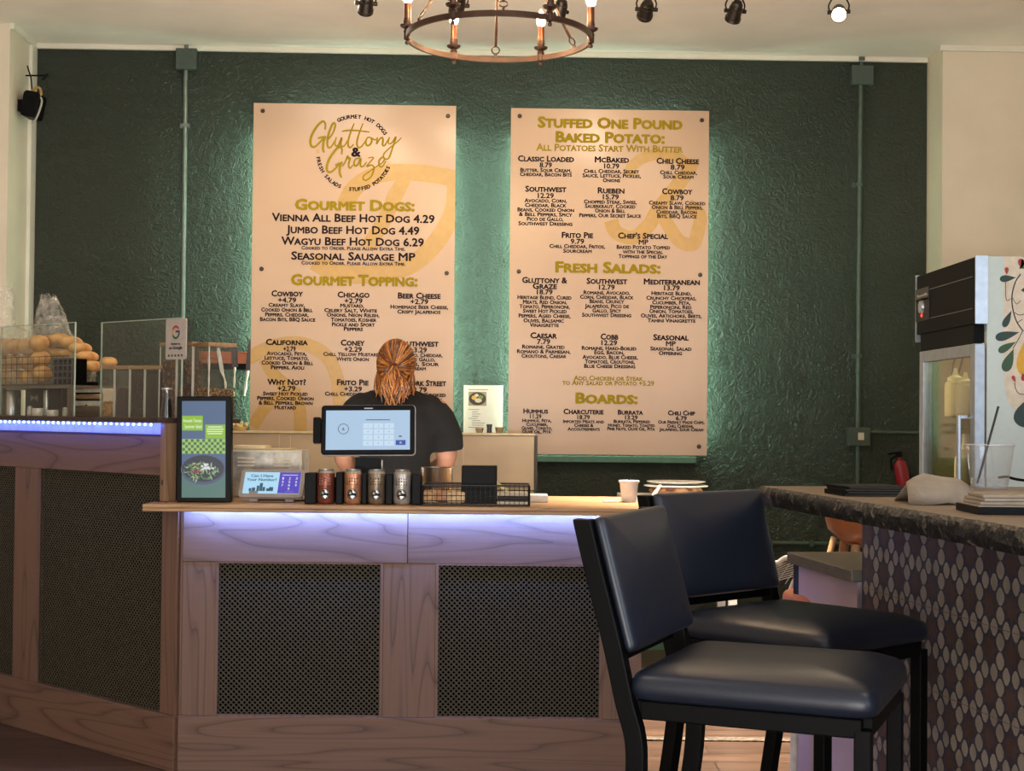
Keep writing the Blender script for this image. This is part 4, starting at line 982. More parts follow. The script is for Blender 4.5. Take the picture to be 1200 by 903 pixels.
b = MB(); b.obox(cE + R @ Vector((0, 0, 0.236)), (0.026, 0.03, 0.024), R); b.obox(cE + R @ Vector((-0.02, 0, 0.25)), (0.07, 0.014, 0.01), R); b.tube([cE + R @ Vector(q) for q in ((-0.012, 0, 0.235), (-0.045, 0, 0.22), (-0.05, 0, 0.16))], 0.006, 8); b.build('valve', m_blackpl, ex)
MB().box(s - 0.012, s + 0.012, -0.024, -0.0005, z - 0.05, z + 0.03).build('bracket', m_frame, ex)
# speaker on the white pilaster
sp = P(38, 124, 7.72)
spk = thing('wall_speaker', 'small black speaker with looped cables on the white pilaster', 'speaker', (sp[0], 7.72, sp[1] - 0.06))
R = Matrix.Rotation(radians(10), 3, 'Y')
b = MB(); b.rbox(0.085, 0.12, 0.135, 0.02, (sp[0] + 0.005, 7.72, sp[1]), R); b.build('speaker_body', m_blackpl, spk, bevel=0.004)
b = MB(); g = lambda u, v: (P(u, v, 7.68)[0], 7.68, P(u, v, 7.68)[1])
b.tube(smoothpath([g(37, 109), g(40, 104), g(46, 103), g(48, 110), g(43, 114)], 6), 0.0075, 8, 0)
b.build('cable', M('tan_cable', '#a88348', 0.5), spk, smooth=60)
b = MB(); b.tube(smoothpath([g(46, 113), g(49, 118), g(46, 130), g(41, 141), g(37, 143)], 6), 0.006, 8); b.build('cable', M('grey_cable', '#a39d90', 0.5), spk, smooth=60)
b = MB(); b.tube([g(37.5, 106), g(36.5, 92), g(32, 77)], 0.004, 6); b.build('cable', m_blackpl, spk)
b = MB(); b.box(xl - 0.002, xl + 0.04, 7.70, 7.74, sp[1] - 0.03, sp[1] + 0.03); b.build('mount', m_blackpl, spk)
g7 = lambda u, v: (P(u, v, 7.70)[0], 7.70, P(u, v, 7.70)[1])
b = MB(); b.tube([g7(30, 88.5), g7(53, 88.5)], 0.0045, 6); b.tube([g7(56, 86.5), g7(50, 94)], 0.007, 6)
tag(b.build('wall_bracket', m_blackpl, org=g7(31, 88)), 'thin black bracket arm sticking out above the wall speaker', 'bracket')

# ================================================================== ON THE LOW COUNTER
m_bezel = M('black_bezel', '#050506', 0.35, spec=0.15); m_silver = M('silver_edge', '#a9a9aa', 0.35, 0.6)
Rx = lambda a: Matrix.Rotation(a, 3, 'X')
Rz = lambda a: Matrix.Rotation(a, 3, 'Z')
def local(o, u, v, Y, z=None, rz=0.0, rx=0.0):
    """put an object built around its own base at the point seen at (u, v) at depth Y"""
    x, zz = P(u, v, Y); o.location = (x, Y, zz if z is None else z); o.rotation_euler = (rx, 0, rz)
def xform(mb, R, c):
    c = Vector(c); mb.v = [R @ p + c for p in mb.v]; return mb
# --- upright digital sign
YS_ = 5.26; kS = YS_ / F_PX
zB_ = z_top + 0.001
xs_, _ = P(238.5, 588, YS_)
sg = thing('digital_sign', 'upright black framed screen showing a salad, standing at the counter end', 'digital sign', (xs_, YS_, zB_))
ORG[sg.name] = (0, 0, 0)
wS, hS, dS = 64 * kS, 124 * kS, 0.035
def S(mb, name, mats, parent, R=Matrix.Identity(3), c=(0, 0, 0), **kw):
    ob = xform(mb, R, c).build(name, mats, None, **kw); ob.location = (0, 0, 0); ob.parent = parent; ORG[ob.name] = (0, 0, 0); return ob
S(MB().box(-wS / 2, wS / 2, 0, dS, 0, hS), 'frame', m_bezel, sg, bevel=0.003)
wD, hD = 51.5 * kS, 113 * kS; z0_ = 5.5 * kS; ys = -0.0008
scr = S(MB().box(-wD / 2, wD / 2, ys, 0.001, z0_, z0_ + hD), 'screen', glow('sign_blue_screen', '#4d6a92', 0.495), sg)
q = lambda u, v: (-wD / 2 + (u - 216) / 50.0 * wD, z0_ + hD - (v - 468.5) / 114.5 * hD)
m_sg = glow('sign_green', '#8fc21c', 0.561); m_sgd = glow('sign_dark_green', '#4d7d50', 0.396); m_swh = glow('sign_white', '#eef8d8', 0.594); m_slg = glow('sign_pale_green', '#a6cf6e', 0.528)
m_bowl = glow('sign_bowl_navy', '#28304c', 0.396); m_bowl2 = glow('sign_bowl_rim', '#56648c', 0.396); m_lf = glow('sign_leaf', '#5f9650', 0.462); m_lf2 = glow('sign_leaf_pale', '#a9c68e', 0.495); m_rd = glow('sign_red', '#a83a40', 0.462); m_chs = glow('sign_cheese', '#e3e3ea', 0.561); m_teal = glow('sign_teal', '#5c8c84', 0.396)
def rect(b, u0, v0, u1, v1, y, mi=0):
    (a, zt_), (c, zb_) = q(u0, v0), q(u1, v1); b.poly([(a, y, zb_), (c, y, zb_), (c, y, zt_), (a, y, zt_)], mi)
b = MB(); rect(b, 216, 547, 266, 583, ys - .0002); S(b, 'screen_field', m_teal, scr)
b = MB(); rect(b, 216.3, 486, 240, 503.5, ys - .0004); rect(b, 243, 496.5, 265.6, 513, ys - .0004); S(b, 'green_box', m_sg, scr)
b = MB(); rect(b, 216.3, 513.5, 265.8, 531, ys - .0004)
S(b, 'checker_ground', m_slg, scr)
b = MB()
for r_ in range(5):
    for c_ in range(15):
        if (r_ + c_) % 2: rect(b, 216.6 + c_ * 3.27, 513.8 + r_ * 3.45, 219.7 + c_ * 3.27, 517.1 + r_ * 3.45, ys - .0006)
S(b, 'checker_squares', m_sgd, scr)
b = MB(); x_, z_ = q(240.5, 550); b.disc(x_, ys - .0008, z_, 26.5 / 50 * wD * .96, 17.5 * kS, 32, 0); b.disc(x_, ys - .0010, z_ + 1.5 * kS, 25 / 50 * wD * .96, 15.5 * kS, 32, 1)
S(b, 'bowl_picture', [m_bowl2, m_bowl], scr)
b = MB(); rr = random.Random(5)
for i in range(90):
    a, r_ = rr.random() * 2 * pi, sqrt(rr.random()); x_, z_ = q(238 + 20 * r_ * cos(a), 552 + 10.5 * r_ * sin(a)); t_ = rr.random() * pi; l_, w_ = (1.5 + 3 * rr.random()) * kS, (0.5 + .7 * rr.random()) * kS
    b.poly([(x_ - l_ * cos(t_), ys - .0012 - i * 1e-6, z_ - l_ * sin(t_)), (x_ + w_ * sin(t_), ys - .0012 - i * 1e-6, z_ - w_ * cos(t_)), (x_ + l_ * cos(t_), ys - .0012 - i * 1e-6, z_ + l_ * sin(t_)), (x_ - w_ * sin(t_), ys - .0012 - i * 1e-6, z_ + w_ * cos(t_))], i % 2)
for i in range(26):
    a, r_ = rr.random() * 2 * pi, sqrt(rr.random())
    u_, v_, rad = ((234 + 7 * r_ * cos(a), 549 + 6 * r_ * sin(a), 1.3) if i < 13 else (246 + 7 * r_ * cos(a), 547 + 4 * r_ * sin(a), 1.7))
    x_, z_ = q(u_, v_); b.disc(x_, ys - .0014 - i * 1e-6, z_, rad * kS, rad * kS * .7, 8, 2 if i < 13 else 3)
S(b, 'salad_picture', [m_lf, m_lf2, m_rd, m_chs], scr)
b = MB()
for s_, u_, v_, w_ in (('Avocado Tomato', 228, 491.5, 22), ('Summer Salad', 229, 498.5, 20)):
    x_, z_ = q(u_, v_); text(b, s_, x_, z_, w_ * kS, 4.2 * kS, ys - .0008, bold=0.01)
for v_, a_, c_ in ((499.3, 246, 262.5), (502, 244.5, 264), (504.7, 244.5, 263), (507.2, 245.5, 262)): rect(b, a_, v_ - .55, c_, v_ + .55, ys - .0008)
S(b, 'screen_lettering', m_swh, scr)
sg.rotation_euler = (0, radians(-0.6), radians(-2)); 
# --- white louvred box and papers behind the tablet
kb = 5.62 / F_PX
lb = thing('louvred_metal_box', 'pale metal box with two sets of louvres behind the tablet', 'box', (P(313, 580, 5.62)[0], 5.62, z_top + 0.001)); ORG[lb.name] = (0, 0, 0)
wb, hb = 80 * kb, (P(313, 527.5, 5.62)[1] - z_top)
S(MB().box(-wb / 2, wb / 2, 0, 0.2, 0, hb), 'case', M('galvanised_grey', '#b7b0a4', 0.4, 0.3, var=0.2, vscale=25), lb, bevel=0.002)
b = MB(); b.box(-wb / 2 - .002, wb / 2 + .002, -0.004, 0.0, hb - 0.008, hb + .001); b.box(wb / 2 - .010, wb / 2 + .002, -0.004, 0.0, 0, hb - .008); S(b, 'rim', M('cream_rim', '#e2d8bc', 0.4), lb)
for cx_ in (-25 * kb, 17 * kb):
    b = MB()
    for i in range(3): b.loft([[(cx_ + sx * 10 * kb, yy, hb - (9.5 + 4.3 * i) * kb + zz) for yy, zz in ((0.001, 1.3 * kb), (-0.006, -1.0 * kb), (0.001, -1.3 * kb))] for sx in (-1, 1)])
    S(b, 'louvre', M('louvre_cream', '#e6dcc6', 0.4), lb)
for i, (u0, u1, z_, c_) in enumerate(((276, 341, 0.001, '#d8c294'), (274, 311, 0.0045, '#e6d4a8'))):
    o = MB().box(-(u1 - u0) * kb / 2, (u1 - u0) * kb / 2, 0, 0.15, 0, 0.003 if i == 0 else 0.010).build('paper_stack', M('paper_%d' % i, c_, 0.7)); o.location = (P((u0 + u1) / 2, 525, 5.66)[0], 5.66, z_top + 0.001 + hb + z_)
    tag(o, ('wide thin paper sheaf lying flat on the louvred box', 'thicker narrow paper pad on top of the sheaf on the louvred box')[i], 'paper')
# --- customer tablet
yT = 5.30; kt = yT / F_PX
tb = thing('order_tablet', 'small tilted tablet in a grey case asking for a number, on two feet', 'tablet', (P(317, 588, yT)[0], yT, z_top + 0.001)); ORG[tb.name] = (0, 0, 0)
RT = Matrix.Rotation(radians(-2), 3, 'Z') @ Rx(radians(-42)); cT = Vector((0.3 * kt, 0.035, 20.5 * kt))
hT, wT = 42 * kt, 76 * kt
cs = S(MB().rbox(wT, 0.014, hT, 0.012), 'case', M('tablet_case_grey', '#8f8580', 0.5), tb, RT, cT, bevel=0.002)
b = MB(); b.box(-wT / 2 + 5 * kt, wT / 2 - 5 * kt, -0.0085, -0.006, -hT / 2 + 5 * kt, hT / 2 - 5 * kt); S(b, 'screen', glow('tablet_blue', '#a9d8f2', 0.660), tb, RT, cT)
x0t, x1t = -wT / 2 + 5 * kt, wT / 2 - 5 * kt; xsp = x0t + (x1t - x0t) * .62
b = MB(); b.box(xsp, x1t - .0002, -0.0090, -0.0086, -hT / 2 + 5.2 * kt, hT / 2 - 5.2 * kt); S(b, 'keypad_panel', glow('tablet_purple', '#4a3cc0', 0.594), tb, RT, cT)
b = MB(); cxl = (x0t + xsp) / 2
text(b, 'Can I Have', cxl, hT * .25, 26 * kt, 4.2 * kt, -0.0090, bold=0.03); text(b, 'Your Number?', cxl, hT * .11, 35 * kt, 4.2 * kt, -0.0090, bold=0.03)
for dx, w_, h_ in ((-12, 3, 4), (-8, 4, 5), (-3, 3, 8), (0.5, 3.5, 12), (4, 3, 6), (9, 4, 4), (12.5, 5, 6)): b.box(cxl + (dx - w_ / 2) * kt, cxl + (dx + w_ / 2) * kt, -0.0090, -0.0087, -hT * .30, -hT * .30 + h_ * kt)
S(b, 'screen_lettering', glow('tablet_ink', '#2f6f90', 0.330), tb, RT, cT)
b = MB(); cxr = (xsp + x1t) / 2
b.box(cxr - 9 * kt, cxr + 9 * kt, -0.0094, -0.0091, hT * .27, hT * .29)
for i in range(10):
    r_, c_ = (i // 3, i % 3) if i < 9 else (3, 1); text(b, '1234567890'[i], cxr + (c_ - 1) * 8 * kt, hT * .16 - r_ * 5.2 * kt, 2.0 * kt if i else 1.2 * kt, 3.6 * kt, -0.0094, bold=0.02)
S(b, 'keypad_digits', glow('tablet_white', '#e6e6ff', 0.660), tb, RT, cT)
for u_ in (-20, 22): S(MB().box(u_ * kt - 0.016, u_ * kt + 0.016, -0.002, 0.05, 0, 0.040), 'foot', M('tablet_foot_grey', '#7d7670', 0.5), tb, bevel=0.002)
S(MB().box(-20 * kt, 22 * kt, 0.02, 0.05, 0.004, 0.022), 'base_bar', m_blackpl, tb)
tb.rotation_euler = (0, 0, radians(2))
b = MB(); b.tube(smoothpath([(-0.05, 0.02, 0.004), (-0.02, -0.01, 0.004), (0.03, 0.0, 0.004), (0.06, 0.03, 0.004), (0.1, 0.02, 0.004)], 5), 0.0035, 6)
o = b.build('loose_cable', m_blackpl, smooth=60); o.location = (P(352, 588, 5.33)[0], 5.36, z_top + 0.0005); tag(o, 'loose black cable lying by the tablet foot', 'cable')
b = MB().ell((0, 0, 0.008), (0.012, 0.01, 0.008)); o = b.build('crumpled_receipt', M('receipt_white', '#ddd5c4', 0.7)); o.location = (P(353, 584, 5.38)[0], 5.44, z_top + 0.001); tag(o, 'tiny crumpled white receipt beside the grey tablet', 'receipt')
# --- canned drinks in black upright holders
yC = 5.26; kc = yC / F_PX
m_alu = M('can_aluminium', '#b8b4ae', 0.28, 0.85)
cans = [('can_red_copper', '#8a4a3a', '#c0a498', 381.5, 'copper red drink can with a round black emblem, beside the tablet'), ('can_peach', '#c58a68', '#4a2c22', 413.5, 'peach coloured drink can with a round black emblem'), ('can_taupe', '#8b7863', '#3a2e26', 441, 'taupe drink can with a round emblem and dark lettering'), ('can_silver', '#b5aca6', '#3a3230', 471, 'silver grey drink can with a round emblem, next to the wire basket')]
def can(nm, col, ink, u, label):
    x_, _ = P(u, 590, yC); t = thing('drink_can', label, 'can', (x_, yC, z_top + 0.001), None, 'drink cans standing in the black holder'); ORG[t.name] = (0, 0, 0)
    r, h = 0.0320, 0.122
    S(MB().lathe([(0.001, 0.004), (r * .7, 0.001), (r * .78, 0.0), (r, 0.011), (r, h * .86), (r * .97, h * .89)], n=28, cap=False), 'can_body', M(nm, col, 0.3, 0.5, var=0.12, vscale=60), t, smooth=40)
    S(MB().lathe([(r * .97, h * .89), (r * .83, h * .965), (r * .86, h * .985), (r * .86, h), (r * .80, h), (r * .78, h * .975), (0.001, h * .972)], n=28, cap=False), 'can_top', m_alu, t, smooth=40)
    def wrap(b, off):     # wrap flat lettering round the can
        b.v = [Vector(((r + off) * sin(p.x / r), -(r + off) * cos(p.x / r), p.z)) for p in b.v]; return b
    b = MB()
    for q_ in range(5): b.ring(0, 0, 0.036, 0.0001 + 0.0037 * q_, 0.0001 + 0.0037 * (q_ + 1), n=24)
    S(wrap(b, 0.0005), 'emblem_disc', m_bezel, t)
    b = MB(); b.ring(0, 0, 0.036, 0.0150, 0.0160, n=24)
    for a0, a1, r0_, r1_ in ((0.3, 1.5, .006, .0125), (2.2, 3.3, .004, .0120), (3.9, 5.6, .0065, .0125)): b.ring(0.001, 0, 0.036, r0_, r1_, a0, a1, 8)
    S(wrap(b, 0.0009), 'emblem_mark', m_alu, t)
    b = MB(); rr_ = random.Random(int(u))
    for j in range(3):
        for i in range(5): w_ = 0.003 + 0.002 * rr_.random(); x_ = -0.018 + i * 0.009; b.box(x_ - w_ / 2, x_ + w_ / 2, -0.0001, 0, 0.068 + j * 0.010, 0.068 + j * 0.010 + 0.003 + .004 * rr_.random())
    S(wrap(b, 0.0007), 'printed_pattern', M(nm + '_ink', ink, 0.4), t)
for c_ in cans: can(*c_)
hd = thing('can_holder', 'black upright holder with dividers separating the drink cans', 'holder', (P(427, 590, yC)[0], yC, z_top + 0.001)); ORG[hd.name] = (0, 0, 0)
xo = P(427, 590, yC)[0]
for u0, u1, hh_ in ((358, 371.5, 36), (394.5, 402.5, 37), (425, 430.5, 36), (452.5, 460.5, 36), (483, 494, 36)):
    S(MB().box(P(u0, 580, yC)[0] - xo, P(u1, 580, yC)[0] - xo, -0.03, 0.045, 0, hh_ * kc), 'divider', m_blackpl, hd, bevel=0.003)
S(MB().box(P(358, 580, yC)[0] - xo, P(494, 580, yC)[0] - xo, 0.0455, 0.052, 0, 30 * kc), 'back_plate', m_blackpl, hd)
# --- point of sale screen
yP = 5.40; kp = yP / F_PX
xp, zp = P(431.5, 504, yP)
pos = thing('till_screen', 'large black till screen with a pale blue keypad display on a stand', 'till', (xp, yP, z_top + 0.001)); ORG[pos.name] = (0, 0, 0)
cP = Vector((0, 0, zp - z_top - 0.001)); RP = Matrix.Rotation(radians(-0.8), 3, 'Y') @ Rx(radians(-10))
wP, hP = 109 * kp, 58.5 * kp
S(MB().rbox(wP, 0.028, hP, 0.012), 'screen_housing', m_bezel, pos, RP, cP, bevel=0.004)
b = MB(); b.rbox(wP + 0.004, 0.014, hP + 0.004, 0.014, (0.001, 0.006, 0)); S(b, 'silver_edge', m_silver, pos, RP, cP)
wQ, hQ = 98 * kp, 46.5 * kp
disp = S(MB().box(-wQ / 2, wQ / 2, -0.0155, -0.013, -hQ / 2 - .4 * kp, hQ / 2 - .4 * kp), 'display', glow('till_blue', '#a9c6e2', 0.627), pos, RP, cP)
D = lambda u, v: ((u - 432.5) * kp, (504 - v) * kp)
def rect2(b, u0, v0, u1, v1, y): (a, t_), (c, o_) = D(u0, v0), D(u1, v1); b.poly([(a, y, o_), (c, y, o_), (c, y, t_), (a, y, t_)])
b = MB()
for r_ in range(4):
    for c_ in range(3): rect2(b, 427 + c_ * 12.4, 496.5 + r_ * 6.9, 438 + c_ * 12.4, 502.3 + r_ * 6.9, -0.0158)
S(b, 'keypad_keys', glow('till_key', '#c3daee', 0.647), disp, RP, cP)
b = MB(); rect2(b, 430, 492, 458, 492.9, -0.0158)
for i in range(12):
    r_, c_ = i // 3, i % 3; x_, z_ = D(432.5 + c_ * 12.4, 499.4 + r_ * 6.9); ch = '123456789C0<'[i]; text(b, ch, x_, z_, None, 1.6 * kp, -0.0162, bold=.02)
x_, z_ = D(404, 503); b.ring(x_, -0.0162, z_, 5.6 * kp, 6.3 * kp, n=28); text(b, '&', x_, z_, None, 3.4 * kp, -0.0162, bold=.02); rect2(b, 468.5, 511.3, 472, 512.8, -0.0158)
S(b, 'display_ink', glow('till_ink', '#3c5464', 0.330), disp, RP, cP)
b = MB(); rect2(b, 465, 516.5, 476.5, 522.3, -0.0158); S(b, 'enter_key', glow('till_enter', '#1840a8', 0.594), disp, RP, cP)
b = MB(); x_, z_ = D(470.7, 519.4); b.box(x_ - 1.2 * kp, x_ + 1.2 * kp, -0.0163, -0.0160, z_ - 1.2 * kp, z_ + 1.2 * kp)
rect2(b, 428, 478.0, 438, 479.4, -0.0146); S(b, 'pale_mark', glow('till_pale', '#cfd4da', 0.396), disp, RP, cP)
S(MB().rbox(9 * kp, 0.03, 31 * kp, 0.006), 'card_reader', m_blackpl, pos, RP, cP + Vector((-59.5 * kp, 0.0, -1 * kp)), bevel=0.003)
S(MB().box(-0.005, 0.005, 0, 0.03, -0.012, 0.012), 'reader_clip', M('reader_clip', '#3a3a3c', 0.4), pos, RP, cP + Vector((-55 * kp, 0.002, 2 * kp)))
nk = S(MB().loft([[(-16 * kp, 0.0, 0.03), (16 * kp, 0.0, 0.03), (16 * kp, 0.08, 0.03), (-16 * kp, 0.08, 0.03)], [(-15 * kp, 0.018, 0.16), (15 * kp, 0.018, 0.16), (15 * kp, 0.05, 0.16), (-15 * kp, 0.05, 0.16)]]), 'stand_neck', m_bezel, pos)
b = MB(); text(b, 'C/Nood', 0, 0.093, 17 * kp, 2.6 * kp, 0.0075, bold=0.0); S(b, 'stand_lettering', M('stand_grey_print', '#8a8a88', 0.4), nk)
b = MB(); b.box(16.0 * kp, 16.6 * kp, 0.004, 0.07, 0.03, 0.15); S(b, 'neck_edge', m_silver, nk)
S(MB().lathe([(0.001, 0), (0.15, 0), (0.15, 0.022), (0.13, 0.03), (0.001, 0.03)], (0, 0.11, 0), n=36, sy=0.68), 'stand_base', M('stand_base_dark', '#1c1c1e', 0.3), pos, smooth=40)
pos.rotation_euler = (0, 0, radians(1.5))
# --- steel pan, black wire basket with black box, sachets and papers
m_ss = M('stainless_steel', '#b5aea4', 0.27, 0.9, var=0.06, vscale=8)
yk = 5.66; kk_ = yk / F_PX; xk, _ = P(512, 560, yk)
pn = thing('steel_pan', 'shiny round steel pan behind the wire basket', 'pan', (xk, yk, z_top + 0.001)); ORG[pn.name] = (0, 0, 0)
hp = P(512, 547.5, yk)[1] - z_top; rp = 18.5 * kk_
S(MB().lathe([(rp * .98, 0), (rp, 0.005), (rp, hp - .003), (rp * 1.02, hp), (rp * .97, hp), (rp * .96, 0.006), (0.001, 0.006)], n=36, cap=False), 'pan_wall', m_ss, pn, smooth=40)
S(MB().tube([(rp * 1.0, -.0, hp - 0.01), (-rp * 0.2, -rp * 1.05, hp * .3), (-rp * .2, -rp * 1.05, hp * .25)][:2], 0.003, 6), 'ladle_rod', m_ss, pn)
yb0, yb1 = 5.19, 5.36; xb0, xb1 = P(495, 580, yb0)[0], P(620, 580, yb0)[0]; hb_ = 24 * yb0 / F_PX
m_wire = M('black_wire', '#121212', 0.4, 0.2)
wbk = thing('wire_basket', 'low black wire basket on the counter holding sachets and papers', 'basket', ((xb0 + xb1) / 2, (yb0 + yb1) / 2, z_top + 0.001)); ORG[wbk.name] = (0, 0, 0)
xc_, yc_ = (xb0 + xb1) / 2, (yb0 + yb1) / 2; W_, D_ = (xb1 - xb0) / 2, (yb1 - yb0) / 2
loop = lambda z_, s_=1.0: [(-W_ * s_, -D_ * s_, z_), (W_ * s_, -D_ * s_, z_), (W_ * s_, D_ * s_, z_), (-W_ * s_, D_ * s_, z_)]
b = MB()
for z_, r_ in ((0.004, 0.0035), (hb_, 0.0035), (hb_ * .5, 0.0014), (hb_ * .8, 0.0014), (hb_ * .25, 0.0014)):
    l_ = loop(z_)
    for i in range(4): b.tube([l_[i], l_[(i + 1) % 4]], r_, 6)
nw = 22
for i in range(nw + 1):
    x_ = -W_ + 2 * W_ * i / nw
    b.tube([(x_, -D_, hb_), (x_, -D_, 0.004), (x_, D_, 0.004), (x_, D_, hb_)], 0.0012, 5)
for i in range(6):
    y_ = -D_ + 2 * D_ * i / 5; b.tube([(-W_, y_, hb_), (-W_, y_, 0.004)], 0.0012, 5); b.tube([(W_, y_, hb_), (W_, y_, 0.004)], 0.0012, 5)
for s_ in (-1, 1): b.tube([(s_ * (W_ - .0), -D_, 0.004), (s_ * W_, -D_, hb_)], 0.005, 6)
S(b, 'wire_cage', m_wire, wbk, smooth=60)
xq = lambda u: P(u, 580, 5.26)[0]
b = MB().box(-0.0625, 0.0625, 0, 0.085, 0, 44 * 5.26 / F_PX); o = b.build('black_box', m_blackpl, bevel=0.003); o.location = (xq(561.5), 5.235, z_top + 0.0065); tag(o, 'plain black box standing upright in the wire basket', 'box')
rr = random.Random(11)
for i in range(9):
    o = MB().rbox(0.062, 0.012, 0.038, 0.006).build('tan_sachet', M('sachet_tan_%d' % i, ('#c79a6a', '#b5825a', '#d5b58c')[i % 3], 0.6, var=.15, vscale=60), bevel=0.002)
    o.location = (xq(505 + 30 * ((i % 3) / 2)), 5.215 + 0.048 * (i // 3), z_top + 0.030 + 0.004 * (i % 2)); o.rotation_euler = (rr.uniform(-.4, .2), rr.uniform(-.25, .25), rr.uniform(-.3, .3)); tag(o, 'tan sachet in the wire basket, among those beside the pan', 'sachet', 'tan sachets in the wire basket')
for i in range(3):
    o = MB().box(-0.055, 0.055, 0, 0.10, 0, 0.012).build('paper_bundle', M('paper_bundle_%d' % i, ('#e0d2bc', '#2a2020', '#d5c4ae')[i], 0.7)); o.location = (xq(601), 5.225, z_top + 0.0065 + 0.0125 * i + (0.004 if i else 0)); o.rotation_euler = (0, 0, (0.02, -.05, .06)[i])
    tag(o, ('cream paper bundle flat at the bottom of the wire basket', 'dark folder between two paper bundles in the wire basket', 'cream paper bundle topmost in the wire basket')[i], 'paper')
o = MB().obox((0, 0, 0), (0.012, 0.004, 0.05), Matrix.Rotation(radians(-55), 3, 'Y')).build('yellow_tag', M('yellow_tag', '#d8d08a', 0.5)); o.location = (xq(588), 5.26, z_top + 0.066); tag(o, 'small yellow paper strip sticking up from the wire basket', 'tag')
o = MB().box(-0.042, 0.042, 0, 0.12, 0, 0.026).build('white_carton', M('white_carton', '#d9d4cc', 0.5), bevel=0.003); o.location = (P(629, 585, 5.45)[0], 5.45, z_top + 0.001); tag(o, 'small white carton lying flat beside the wire basket end', 'carton')
# --- white cup with straw, paper scrap
yw = 5.55; kw = yw / F_PX; xw, _ = P(737, 587, yw)
cu = thing('paper_cup', 'small frosted white cup with a dark straw on the counter', 'cup', (xw, yw, z_top + 0.001)); ORG[cu.name] = (0, 0, 0)
S(MB().lathe([(0.001, 0), (8.5 * kw, 0), (11 * kw, 22 * kw), (12.3 * kw, 22.4 * kw), (12.3 * kw, 24.5 * kw), (11 * kw, 25 * kw), (0.001, 25 * kw)], n=28), 'cup_body', M('frosted_cup', '#d8cdc2', 0.4), cu, smooth=40)
S(MB().cyl((0, 0, 24 * kw), (0.002, 0, 33 * kw), 0.0035, 8), 'straw', m_straw, cu)
o = MB().prism([(-0.03, 0, 0), (0.03, 0, 0), (0.03, 0.05, 0), (-0.02, 0.06, 0)], (0, 0, 0.004)).build('paper_scrap', M('scrap_white', '#ddd4c6', 0.7)); o.location = (P(716, 586, 5.5)[0], 5.5, z_top + 0.001); tag(o, 'small flat white paper scrap beside the frosted cup', 'paper')

# ================================================================== BEHIND THE COUNTER
# side table with covered plates
yt = 6.9; kt2 = yt / F_PX; xt, ztb = P(792, 580, yt)
m_wht = M('white_painted_metal', '#d6d2cc', 0.45)
st = thing('side_table', 'white side table by the wall carrying the covered platters', 'table', (xt, yt, 0)); ORG[st.name] = (0, 0, 0)
S(MB().box(-0.26, 0.26, -0.2, 0.2, ztb - 0.025, ztb), 'table_top', m_wht, st, bevel=0.003)
for sx in (-1, 1):
    for sy in (-1, 1): S(MB().box(sx * 0.24 - .018, sx * .24 + .018, sy * .18 - .018, sy * .18 + .018, 0, ztb - .0255), 'leg', m_wht, st)
S(MB().box(-0.22, 0.22, -0.16, 0.16, 0.25, 0.27), 'shelf', m_wht, st)
m_plate = M('white_plate', '#dcd6cc', 0.3); m_food = speck('crispy_food', '#7d4a2c', '#d8a878', 30, 0.6, 0.6)
pl = thing('covered_platter', 'pale platter of brown food under a flat white lid on the side table', 'platter', (xt, yt, ztb)); ORG[pl.name] = (0, 0, 0)
r_ = 37 * kt2
S(MB().lathe([(0.001, 0.001), (r_ * .72, 0.001), (r_ * .86, 6 * kt2), (0.001, 6 * kt2)], n=32), 'tray_base', M('clear_base', '#b98a68', 0.25, var=.2, vscale=20), pl, smooth=40)
S(MB().lathe([(0.001, 6.1 * kt2), (r_ * .84, 6.1 * kt2), (r_ * .8, 9 * kt2), (0.001, 10.5 * kt2)], n=32), 'food', m_food, pl, smooth=60)
S(MB().lathe([(0.001, 11 * kt2), (r_, 10.6 * kt2), (r_ * 1.02, 11.4 * kt2), (r_ * .95, 12.2 * kt2), (0.001, 12.4 * kt2)], n=36), 'lid', m_plate, pl, smooth=40)
pl2 = thing('white_plate', 'thin white plate resting on top of the covered platter', 'plate', (xt, yt, ztb + 12.5 * kt2)); ORG[pl2.name] = (0, 0, 0)
S(MB().lathe([(0.001, 0), (r_ * .6, 0), (r_ * .92, 3.0 * kt2), (r_ * .93, 3.8 * kt2), (r_ * .6, 1.0 * kt2), (0.001, 1.0 * kt2)], (0, 0, 0.0005), n=36), 'plate_disc', m_plate, pl2, smooth=40)
S(MB().tube([(-0.085, -r_ * .9, 13.2 * kt2), (-0.12, -r_ * 1.04, 1.2 * kt2)], [0.007, 0.01], 6), 'lid_strap', M('strap_white', '#d8c8bc', 0.5), pl)
# prep table with raised stainless lid
yL = 7.55; kl = yL / F_PX
xL0, xL1 = P(262, 540, yL)[0], P(626.5, 540, yL)[0]; zL1 = P(450, 508.5, yL)[1]
pt = thing('prep_table', 'stainless prep table whose raised lid stands behind the person', 'prep table', ((xL0 + xL1) / 2, yL, 0)); ORG[pt.name] = (0, 0, 0)
hw = (xL1 - xL0) / 2; zp_ = 0.88
m_lid = M('brushed_lid', '#b39a7c', 0.42, 0.4, var=0.06, vscale=3)
S(MB().box(-hw, hw, -0.42, 0.36, 0.12, zp_), 'body', m_ss, pt, bevel=0.004)
S(MB().box(-hw, hw, 0.0, 0.04, zp_ + 0.001, zL1), 'raised_lid', m_lid, pt, bevel=0.004)
b = MB(); b.box(hw + 0.0005, hw + 0.014, -0.01, 0.05, zp_ + .001, zL1); S(b, 'lid_end', M('lid_end_dark', '#3d3832', 0.5), pt)
b = MB(); b.box(-hw, hw, -0.012, 0.15, zL1 + .0005, zL1 + 0.010); S(b, 'lid_shelf', M('shelf_cream', '#c9b48c', 0.4, 0.2), pt)
